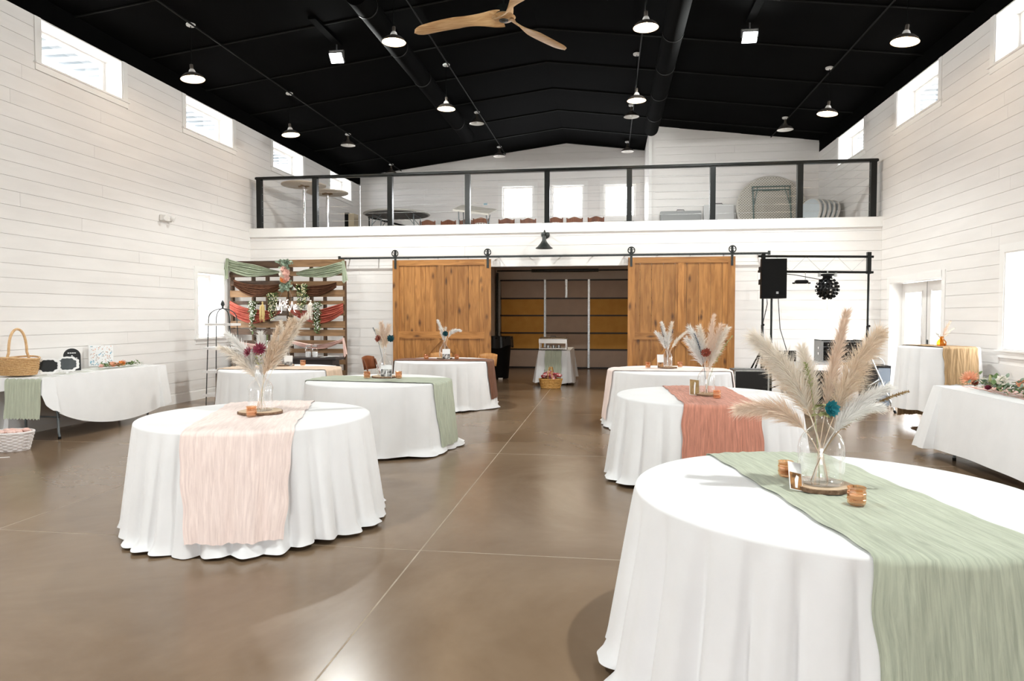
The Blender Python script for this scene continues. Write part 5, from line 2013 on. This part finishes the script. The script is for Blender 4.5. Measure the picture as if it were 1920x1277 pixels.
MB().prism(out, .62, ((0, 0, 0), (1, 0, 0), (0, 1, 0), (0, 0, 1))).build('cabinet', BLKPLASTIC, t)
MB().box(-.175, .175, -.162, -.151, .04, .595).build('grille', mat('speaker_grille', (.005, .005, .005), .6, col2=(.002, .002, .002), scale=260, spec=.15), t)
MB().box(.03, .065, -.166, -.162, .07, .105).build('badge', STEEL, t)
for z in (.22, .42):
    MB().box(-.2, -.185, -.1, .02, z, z + .08).build('handle_recess', RUBBER, t)
for k, (pts) in enumerate(([(2.52, TY - .03, 2.2), (2.56, TY - .06, 1.7), (2.48, TY - .05, 1.3), (2.55, TY - .05, .9), (2.45, TY - .1, .3), (2.42, TY - .2, .01)],
                           [(2.66, 11.4, 1.8), (2.72, 11.5, 1.3), (2.85, 11.6, .95)], [(2.75, TY - .03, 2.2), (3.0, TY - .04, 2.17), (3.45, TY - .03, 2.08)])):
    P = [Vector(a) for a in pts]
    tg_ = MB().tube([P[0].lerp(P[1], i / 6) if False else p_ for i, p_ in enumerate(P)], .006, 6).build('power_cable', RUBBER, None, 60)
    tag(tg_, ['black cable hanging along the left truss stand', 'thin cable from the loudspeaker to the sign box', 'black cable slung under the truss to the ball light'][k], 'cable')
t = thing('par_bar_light', 'small black bar light hanging from the truss beside the ball light', 'stage light', (3.10, TY - .01, 2.06))
MB().bevbox(-.10, .10, -.05, .05, -.03, .03, .018).build('housing', BLKPLASTIC, t)
for s in (-1, 1):
    MB().cyl((s * .1, 0, -.02), (s * .14, 0, -.02), .012, n=8).build('side_knob', BLKPLASTIC, t)
MB().cyl((.06, 0, .03), (.06, 0, .17), .006, n=6).build('hook', STEEL, t)
t = thing('ball_light', 'black studded ball disco light hanging from the truss', 'stage light', (3.50, TY - .01, 1.95))
MB().sphere((0, 0, 0), .16, 24, 14).build('ball', mat('mirror_black', (.015, .015, .016), .15), t, 60)
q = random.Random(1)
LENS = mat('light_lens', (.75, .73, .70), .15)
for j in range(1, 9):
    a = PI * j / 9
    n_ = max(4, int(15 * sin(a)))
    for i in range(n_):
        b = 2 * PI * (i + .5 * (j % 2)) / n_
        d = Vector((sin(a) * cos(b), sin(a) * sin(b), cos(a)))
        if d.y < .25:
            lo = MB().cyl(d * .15, d * .185, .023, .02, n=8).build('lens_tube', BLKPLASTIC, t, 40)
            if (i + j) % 3 == 0:
                MB().cyl(d * .186, d * .187, .015, n=8).build('lens', LENS, lo)
MB().lathe([(.05, .14), (.07, .17), (.07, .2), (.1, .205), (.1, .235), (0, .235)], 20).build('motor_base', BLKPLASTIC, t, 40)
MB().box(-.14, -.11, -.03, .03, .19, .25).box(.11, .14, -.03, .03, .19, .25).build('yoke', STEEL, t)
MB().cyl((0, 0, .235), (0, 0, .29), .012, n=8).build('hook', STEEL, t)

t = thing('equipment_table', 'silver-edged folding equipment table in the music corner', 'table', (3.35, 11.72, 0))
MB().box(-.55, .42, -.28, .28, .73, .77).build('tabletop', mat('grey_laminate', (.55, .55, .54), .4), t)
MB().box(-.55, .42, -.285, -.28, .728, .772).build('edge', CHROME, t)
for sx in (-.48, .36):
    for sy in (-.22, .22):
        MB().box(sx - .02, sx + .02, sy - .02, sy + .02, 0, .73).build('leg', STEEL, t)
t = thing('equipment_case', 'open grey flight case with black mixing gear on the equipment table', 'case', (3.66, 11.68, .772))
GC = mat('grey_case_panel', (.32, .33, .33), .4, .4)
MB().box(-.31, -.28, -.2, .2, 0, .34).build('side_panel', GC, t)
MB().box(.28, .31, -.2, .2, 0, .34).build('side_panel', GC, t)
MB().box(-.28, .28, .17, .2, 0, .34).build('back_panel', GC, t)
MB().box(-.28, .28, -.2, .17, 0, .02).build('bottom_panel', GC, t)
for z0_, z1_ in ((.03, .09), (.10, .16), (.18, .22), (.25, .31)):
    g_ = MB().box(-.275, .275, -.17, .1, z0_, z1_).build('rack_unit', BLKPLASTIC, t)
    for k in range(5):
        MB().cyl((-.2 + k * .1, -.17, (z0_ + z1_) / 2), (-.2 + k * .1, -.182, (z0_ + z1_) / 2), .01, n=8).build('knob', STEEL, g_)
MB().box(-.31, .31, -.205, -.195, .335, .35).box(-.31, -.295, -.205, .2, .335, .35).box(.295, .31, -.205, .2, .335, .35).build('edge_trim', BLKMETAL, t)
for z in (.11, .2):
    MB().box(-.325, -.31, -.12, -.06, z, z + .04).build('latch', CHROME, t)
t = thing('sign_box', 'black sign box with a white diamond and letter O', 'sign', (2.83, 11.60, .772))
MB().box(-.17, .17, 0, .05, .0, .17).build('panel', BLKPLASTIC, t)
LG = mat('pale_logo', (.7, .68, .62), .5)
for k in range(4):
    a, b = PI / 2 * k, PI / 2 * (k + 1)
    MB().cyl((.0 + .07 * cos(a), -.002, .085 + .07 * sin(a)), (.0 + .07 * cos(b), -.002, .085 + .07 * sin(b)), .0028, n=5).build('diamond_line', LG, t)
MB().tube([(.017 * cos(2 * PI * i / 20), -.002, .085 + .028 * sin(2 * PI * i / 20)) for i in range(20)], .0042, 5, closed=True).build('letter_o', LG, t, 60)
t = thing('flight_case', 'low black flight case with aluminium edges before the right barn door', 'case', (2.12, 10.85, 0))
MB().box(-.25, .25, -.2, .2, .03, .68).build('shell', mat('black_case_laminate', (.006, .006, .007), .35), t)
for sx in (-1, 1):
    for sy in (-1, 1):
        MB().box(sx * .245 - .012, sx * .245 + .012, sy * .195 - .012, sy * .195 + .012, .02, .69).build('corner_edge', STEEL, t)
for sy in (-1, 1):
    MB().box(-.25, .25, sy * .195 - .012, sy * .195 + .012, .672, .692).build('top_edge', STEEL, t)
for sx in (-1, 1):
    for sy in (-1, 1):
        MB().cyl((sx * .18, sy * .14 - .015, .028), (sx * .18, sy * .14 + .015, .028), .028, n=10).build('caster', RUBBER, t)
t = thing('storage_tote', 'dark tote bin with wire handle behind the tripod', 'bin', (4.42, 12.25, 0))
MB().prism([(-.17, 0), (.17, 0), (.2, .68), (-.2, .68)], .36, ((0, -.18, 0), (1, 0, 0), (0, 0, 1), (0, 1, 0))).build('body', BLKPLASTIC, t)
MB().box(.0, .185, -.186, -.181, .02, .64).build('grey_panel', mat('slate_fabric', (.16, .19, .23), .7), t)
MB().tube([(.16 * cos(PI * i / 12), 0, .68 + .14 * sin(PI * i / 12)) for i in range(13)], .005, 6).build('wire_handle', STEEL, t)
t = thing('subwoofer', 'black box subwoofer on the floor under the equipment table', 'speaker', (3.36, 12.05, 0))
MB().bevbox(-.3, .3, -.25, .2, .02, .58, .015).build('cabinet', BLKPLASTIC, t)
MB().box(-.27, .27, -.262, -.25, .06, .54).build('grille', MATS['speaker_grille'], t)

# ================================================================== chairs
def folding_chair(loc, rz, mt, label, group):
    t_ = thing('folding_chair', label, 'chair', loc, rz, group)
    t_.scale = (.95, .95, .95)
    for s in (-1, 1):
        MB().tube([(s * .2, -.17, 0), (s * .2, .06, .45), (s * .2, .2, .80)], .014, 6).build('front_leg', mt, t_, 50)
        MB().tube([(s * .17, .2, 0), (s * .17, -.12, .43)], .014, 6).build('rear_leg', mt, t_, 50)
    MB().bevbox(-.2, .2, -.2, .16, .425, .455, .012).build('seat', mt, t_)
    MB().grid(lambda u, v: (-.21 + .42 * u, .17 + .035 * (1 - (2 * u - 1) ** 2) + .05 * v, .62 + .22 * v + (.025 * cos((2 * u - 1) * PI / 2) if v > .9 else 0)), 12, 4).build('backrest', mt, t_, 60).modifiers.new('thickness', 'SOLIDIFY').thickness = .016
    MB().cyl((-.17, .08, .2), (.17, .08, .2), .01, n=8).build('stretcher', mt, t_)
    return t_


GC_ = 'folding chairs around the brown-runner table'
folding_chair((-3.90, 11.30, 0), radians(80), CHAIRW, 'dark red-brown folding chair left of the brown-runner table', GC_)
folding_chair((-3.10, 12.40, 0), radians(8), HONEYW, 'honey folding chair behind the brown-runner table, left one', GC_)
folding_chair((-2.30, 12.28, 0), radians(-25), HONEYW, 'honey folding chair behind the brown-runner table, right one', GC_)

# ================================================================== store room things
t = thing('trash_can', 'large black lined trash can inside the store room', 'trash can', (-2.62, 16.2, 0))
MB().lathe([(0, .02), (.24, .02), (.31, .95), (.33, .97), (.33, 1.0), (.30, 1.0), (.23, .1)], 28).build('can', RUBBER, t, 50)
MB().grid(lambda u, v: ((.335 + .02 * v + .012 * sin(18 * PI * u)) * cos(2 * PI * u), (.335 + .02 * v + .012 * sin(18 * PI * u)) * sin(2 * PI * u), 1.02 - .24 * v - .04 * v * sin(6 * PI * u)), 80, 8, wrap=True).build('liner_bag', mat('black_bag', (.006, .006, .006), .3), t, 60)
MB().cyl((.05, -.33, .02), (.15, -.31, .02), .03, n=10).build('caster', SIGNW, t)
folding_table('small serving table under a white cloth in the store room', -.33, .33, -.85, .85, .74, (-1.18, 15.75, 0))
rect_cloth('tablecloth', 'white cloth on the serving table in the store room', -.34, .34, -.86, .86, .752, lambda sd, k: .05 + .03 * sin(7 * k), 91, (-1.18, 15.75, 0), flare=.06, amp=.03, nf=3)
strip('table_runner', 'sage gauze runner on the serving table in the store room', G_SAGE, [(-1.2, 16.5, .757), (-1.2, 14.875, .757), (-1.2, 14.85, .74), (-1.2, 14.83, .55), (-1.2, 14.80, .12)], .36, (1, 0, 0), (0, 0, 0), 92)
t = thing('chafing_dish', 'stainless chafing dish on the serving table in the store room', 'chafing dish', (-1.22, 15.2, .765))
for sx in (-1, 1):
    for sy in (-1, 1):
        MB().box(sx * .29 - .012, sx * .29 + .012, sy * .17 - .012, sy * .17 + .012, 0, .16).build('leg', mat('brushed_dish_steel', (.40, .37, .34), .35, .9), t)
MB().box(-.3, .3, -.185, .185, .015, .03).build('lower_shelf', mat('brushed_dish_steel', (.40, .37, .34), .35, .9), t)
MB().box(-.31, .31, -.19, .19, .14, .235).build('pan', mat('brushed_dish_steel', (.40, .37, .34), .35, .9), t)
MB().bevbox(-.3, .3, -.185, .185, .235, .27, .02).build('lid', mat('dark_brass_lid', (.30, .22, .14), .25, .9), t)
MB().tube([(-.06, -.1, .27), (-.05, -.1, .295), (.05, -.1, .295), (.06, -.1, .27)], .008, 6).build('handle', IRON, t)
for x in (-.12, .0, .12):
    MB().cyl((x, 0, .03), (x, 0, .095), .04, n=14).build('fuel_can', STEEL, t, 40)
CANE = mat('honey_splint', (.50, .26, .06), .6, col2=(.62, .35, .10), scale=30)
t = thing('gift_basket', 'honey splint basket full of red bags before the serving table', 'basket', (-1.20, 14.25, 0))
wicker(t, [(.19, 0), (.21, .1), (.235, .20)], 1.0, .75, CANE, 6)
for k in range(14):
    a = 2 * PI * k / 14
    MB().tube([(.195 * cos(a), .147 * sin(a), 0), (.245 * cos(a + .25), .185 * sin(a + .25), .2)], .012, 5).build('splint', CANE, t)
for s in (-1, 1):
    MB().tube([(s * .022 * (1 + abs(cos(PI * i / 16))), -.18 * cos(PI * i / 16), .2 + .24 * sin(PI * i / 16)) for i in range(17)], .008, 6).build('handle_strip', CANE, t)
for i in range(3, 14, 2):
    MB().cyl((-.03, -.18 * cos(PI * i / 16), .2 + .24 * sin(PI * i / 16)), (.03, -.18 * cos(PI * i / 16), .2 + .24 * sin(PI * i / 16)), .007, n=6).build('handle_rung', CANE, t)
REDB = mat('red_patterned_wrap', (.42, .03, .04), .5, col2=(.72, .46, .46), scale=26, contrast=(.45, .58))
q = random.Random(6)
for k in range(22):
    a, r_ = q.uniform(0, 6.28), q.uniform(0, .2)
    mb = MB()
    c = Vector((r_ * cos(a), r_ * .72 * sin(a), .22 + q.uniform(-.02, .13) * (1 - r_ * 2.2)))
    mb.sphere(c, .05, 8, 5, (q.uniform(.8, 1.4), q.uniform(.7, 1.1), q.uniform(.5, .9)))
    o = mb.build('gift_bag', REDB, None, 60, loc=(-1.20, 14.25, 0))
    tag(o, 'small red patterned bag heaped in the honey splint basket', 'bag', 'red bags in the splint basket')

# ================================================================== things stored on the loft
def cocktail(loc, label):
    t_ = thing('cocktail_table', label, 'table', loc, 0, 'bare cocktail tables on the loft')
    MB().lathe([(0, 1.05), (.46, 1.05), (.47, 1.055), (.47, 1.075), (.46, 1.08), (0, 1.08)], 44).build('tabletop', mat('beige_particle_board', (.50, .43, .36), .7), t_, 40)
    MB().box(-.12, .12, -.02, .02, 1.02, 1.05).box(-.02, .02, -.12, .12, 1.02, 1.05).build('top_bracket', mat('brass_bracket', (.25, .16, .08), .4, .6), t_)
    MB().cyl((0, 0, .03), (0, 0, 1.03), .032, n=14).build('column', CHROME, t_, 40)
    MB().lathe([(.05, .05), (.25, .025), (.28, .0), (0, 0)], 32).build('base', CHROME, t_, 40)


cocktail((-6.55, 14.15, LOFT), 'bare tall cocktail table on the loft by the left railing end')
cocktail((-6.42, 15.1, LOFT), 'bare tall cocktail table on the loft, the farther one')
UND = mat('beige_plastic_underside', (.52, .49, .44), .6, col2=(.6, .57, .52), scale=6)
t = thing('folding_round_table', 'round folding table standing open on the loft', 'table', (-5.15, 16.3, LOFT))
MB().lathe([(0, .70), (.79, .70), (.81, .715), (.81, .735), (.80, .745), (0, .745)], 56).build('tabletop', mat('grey_table_rim', (.40, .38, .35), .6), t, 40)
MB().lathe([(0, .695), (.76, .695), (.76, .70), (0, .70)], 56).build('underside', mat('dark_ribbed_underside', (.05, .045, .04), .7, col2=(.12, .11, .1), scale=14), t, 40)
for sx in (-1, 1):
    for sy in (-1, 1):
        lo = MB().tube([(sx * .5, sy * .3, .70), (sx * .56, sy * .36, 0)], .013, 8).build('leg', GREYMETAL, t)
        MB().tube([(sx * .53, sy * .33, .42), (sx * .3, sy * .28, .69)], .009, 6).build('brace', GREYMETAL, lo)
    MB().cyl((sx * .5, -.32, .68), (sx * .5, .32, .68), .012, n=8).build('crossbar', GREYMETAL, t)
t = thing('card_table', 'square folding table with tilted top on the loft', 'table', (-3.05, 15.5, LOFT))
tp = MB()
tp.rbox((0, 0, .66), (.86, .62, .04), (radians(18), radians(9), radians(-6)))
tp.build('tabletop', UND, t)
tp = MB()
tp.rbox((0, -.0, .64), (.70, .05, .03), (radians(18), radians(9), radians(-6)))
tp.build('cross_brace', GREYMETAL, t)
for x, y, zt_, dx in ((-.34, -.2, .6, .03), (.3, -.22, .5, .1), (-.32, .2, .74, .03), (.32, .2, .62, -.1)):
    MB().tube([(x, y, zt_), (x + dx, y, 0)], .012, 8).build('leg', GREYMETAL, t)
t = thing('storage_box', 'plain white box behind the round folding table on the loft', 'box', (-5.3, 19.1, LOFT))
MB().bevbox(-.48, .48, -.3, .3, 0, .90, .015).build('body', TRIMW, t)
MB().box(-.5, .5, -.32, .32, .86, .92).build('lid', TRIMW, t)
t = thing('stacked_crate', 'black and tan boxes by the left loft wall', 'box', (-6.35, 16.4, LOFT))
MB().box(-.12, -.02, -.15, .15, 0, .78).build('black_box', BLKPLASTIC, t)
MB().box(-.02, .12, -.15, .15, 0, .76).build('tan_box', mat('kraft_board', (.5, .42, .3), .8), t)
t = thing('stair_handrail', 'black sloping handrail at the loft stairs', 'handrail', (-6.1, 16.9, LOFT))
MB().tube([(0, 0, .76), (.95, .6, .55)], .025, 8).build('rail', BLKMETAL, t)
MB().cyl((.03, 0, 0), (.03, 0, .75), .02, n=8).build('post', BLKMETAL, t)
MB().cyl((.9, .57, 0), (.9, .57, .56), .02, n=8).build('post', BLKMETAL, t)


def crest_chair(loc, rz, label):
    t_ = thing('wooden_chair', label, 'chair', loc, rz, 'stored wooden chairs on the loft')
    for sx in (-1, 1):
        MB().tube([(sx * .19, -.19, 0), (sx * .19, -.19, .44)], .017, 6).build('front_leg', CHAIRW, t_, 50)
        MB().tube([(sx * .19, .19, 0), (sx * .19, .19, .44), (sx * .205, .25, .86)], .017, 6).build('back_post', CHAIRW, t_, 50)
    MB().bevbox(-.22, .22, -.22, .21, .43, .465, .012).build('seat', CHAIRW, t_)
    cr_ = MB()
    top = [(-.22 + .44 * i / 16, .80 + .075 * (.45 + .55 * cos((2 * i / 16 - 1) * PI * .5) + .15 * cos((2 * i / 16 - 1) * PI * 1.5))) for i in range(17)]
    bot = [(-.22 + .44 * i / 16, .72 + .03 * cos((2 * i / 16 - 1) * PI / 2)) for i in range(16, -1, -1)]
    cr_.prism(top + bot, .022, ((0, .235, 0), (1, 0, 0), (0, 0, 1), (0, 1, 0)))
    cr_.build('crest_rail', CHAIRW, t_)
    for k in range(5):
        MB().tube([(-.14 + .07 * k, .2, .465), (-.14 + .07 * k, .243, .74)], .008, 5).build('spindle', CHAIRW, t_)


for k, (x, y, a) in enumerate(((-4.95, 18.25, 5), (-4.42, 18.3, -6), (-3.85, 18.2, 0), (-3.36, 18.0, 14), (-2.75, 18.25, 4), (-2.2, 18.3, -4), (-1.45, 18.2, 0), (-.9, 18.25, 6), (-.38, 18.2, -5))):
    crest_chair((x, y, LOFT), radians(a), 'red-brown wooden chair in the loft row, number %s from the left' % ['one', 'two', 'three', 'four', 'five', 'six', 'seven', 'eight', 'nine'][k])

# big round table leaning against the enclosure
m, nt, p = nodes_of('dimpled_table_underside')
N, L = nt.nodes.new, nt.links.new
tc = N('ShaderNodeTexCoord')
mp = N('ShaderNodeMapping')
mp.inputs['Rotation'].default_value = (0, 0, radians(45))
mp.inputs['Scale'].default_value = (22, 22, 22)
L(tc.outputs['Object'], mp.inputs['Vector'])
vo = N('ShaderNodeTexVoronoi')
vo.inputs['Randomness'].default_value = 0.0
vo.inputs['Scale'].default_value = 1.0
vo.voronoi_dimensions = '2D'
L(mp.outputs[0], vo.inputs['Vector'])
cr = N('ShaderNodeValToRGB')
cr.color_ramp.elements[0].position, cr.color_ramp.elements[0].color = .2, (.16, .14, .11, 1)
cr.color_ramp.elements[1].position, cr.color_ramp.elements[1].color = .34, (.60, .57, .51, 1)
L(vo.outputs['Distance'], cr.inputs['Fac'])
L(cr.outputs['Color'], p.inputs['Base Color'])
DIMP = m
t = thing('leaning_round_table', 'big round folding table leaning dimpled side out on the loft', 'table', (3.78, 16.78, LOFT), 0, rot=(radians(78), 0, 0))
MB().lathe([(0, 0), (.79, 0), (.805, .012), (.805, .035), (.79, .045), (0, .045)], 60, (0, .80, -.04)).build('tabletop', UND, t, 40)
MB().lathe([(0, .0462), (.77, .0462), (.77, .048), (0, .048)], 60, (0, .80, -.04)).build('dimpled_face', DIMP, t, 40)
GT = mat('green_grey_metal', (.16, .22, .21), .4, .5)
for x in (-.42, .42):
    MB().tube([(x, .12, .03), (x, 1.32, .03)], .016, 8).build('folded_leg', GT, t)
    MB().tube([(x, .8, .03), (x * .8, 1.15, .03), (x * .72, 1.3, .03)], .01, 6).build('brace', GT, t)
for y in (1.32, 1.24):
    MB().cyl((-.44, y, .03), (.44, y, .03), .014, n=8).build('crossbar', GT, t)
MB().cyl((-.2, 1.22, .045), (.18, 1.22, .045), .013, n=8).build('locking_bar', GT, t)

PALEB = mat('pale_blue_grey_top', (.50, .55, .58), .5, col2=(.54, .59, .62), scale=5)
EDGE = mat('pale_edge_band', (.58, .56, .53), .5)
for k in range(5):
    t = thing('tabletop_disc', ['foremost pale disc tabletop leaning in the row on the loft', 'second leaning disc tabletop from the front on the loft', 'third leaning disc tabletop from the front on the loft',
                                'fourth leaning disc tabletop from the front on the loft', 'rearmost disc tabletop in the leaning row on the loft'][k], 'tabletop', (4.12 + k * .085, 15.45 + k * .02, LOFT), 0,
              'disc tabletops leaning on the loft', rot=(0, radians(-74 + k * 2), radians(24)))
    MB().lathe([(0, 0), (.37, 0), (.385, .006), (.385, .04), (.37, .046), (0, .046)], 48, (.387, 0, 0)).build('disc', EDGE, t, 40)
    MB().lathe([(0, .0462), (.36, .0462), (.36, .048), (0, .048)], 48, (.387, 0, 0)).build('laminate_face', PALEB, t, 40)
    MB().lathe([(0, -.002), (.36, -.002), (.36, 0), (0, 0)], 48, (.387, 0, 0)).build('dark_underside', BLKPLASTIC, t, 40)
for x0_, x1_, zt_, m_, lab in ((1.22, 2.18, .78, mat('grey_folded_table', (.33, .34, .34), .5), 'grey folded suitcase table with black handle leaning on the loft'), (2.24, 2.95, .92, mat('pale_folded_table', (.62, .62, .62), .5), 'pale folded table leaning beside the big round table')):
    t = thing('folded_table', lab, 'table', ((x0_ + x1_) / 2, 16.95, LOFT), 0, rot=(radians(-8), 0, 0))
    w = (x1_ - x0_) / 2
    MB().bevbox(-w, w, 0, .05, 0, zt_, .01).build('half_top', m_, t)
    MB().bevbox(-w, w, .055, .1, 0, zt_, .01).build('half_top', m_, t)
    MB().tube([(-.09, .05, zt_), (-.08, .05, zt_ + .04), (.08, .05, zt_ + .04), (.09, .05, zt_)], .008, 6).build('handle', RUBBER, t)
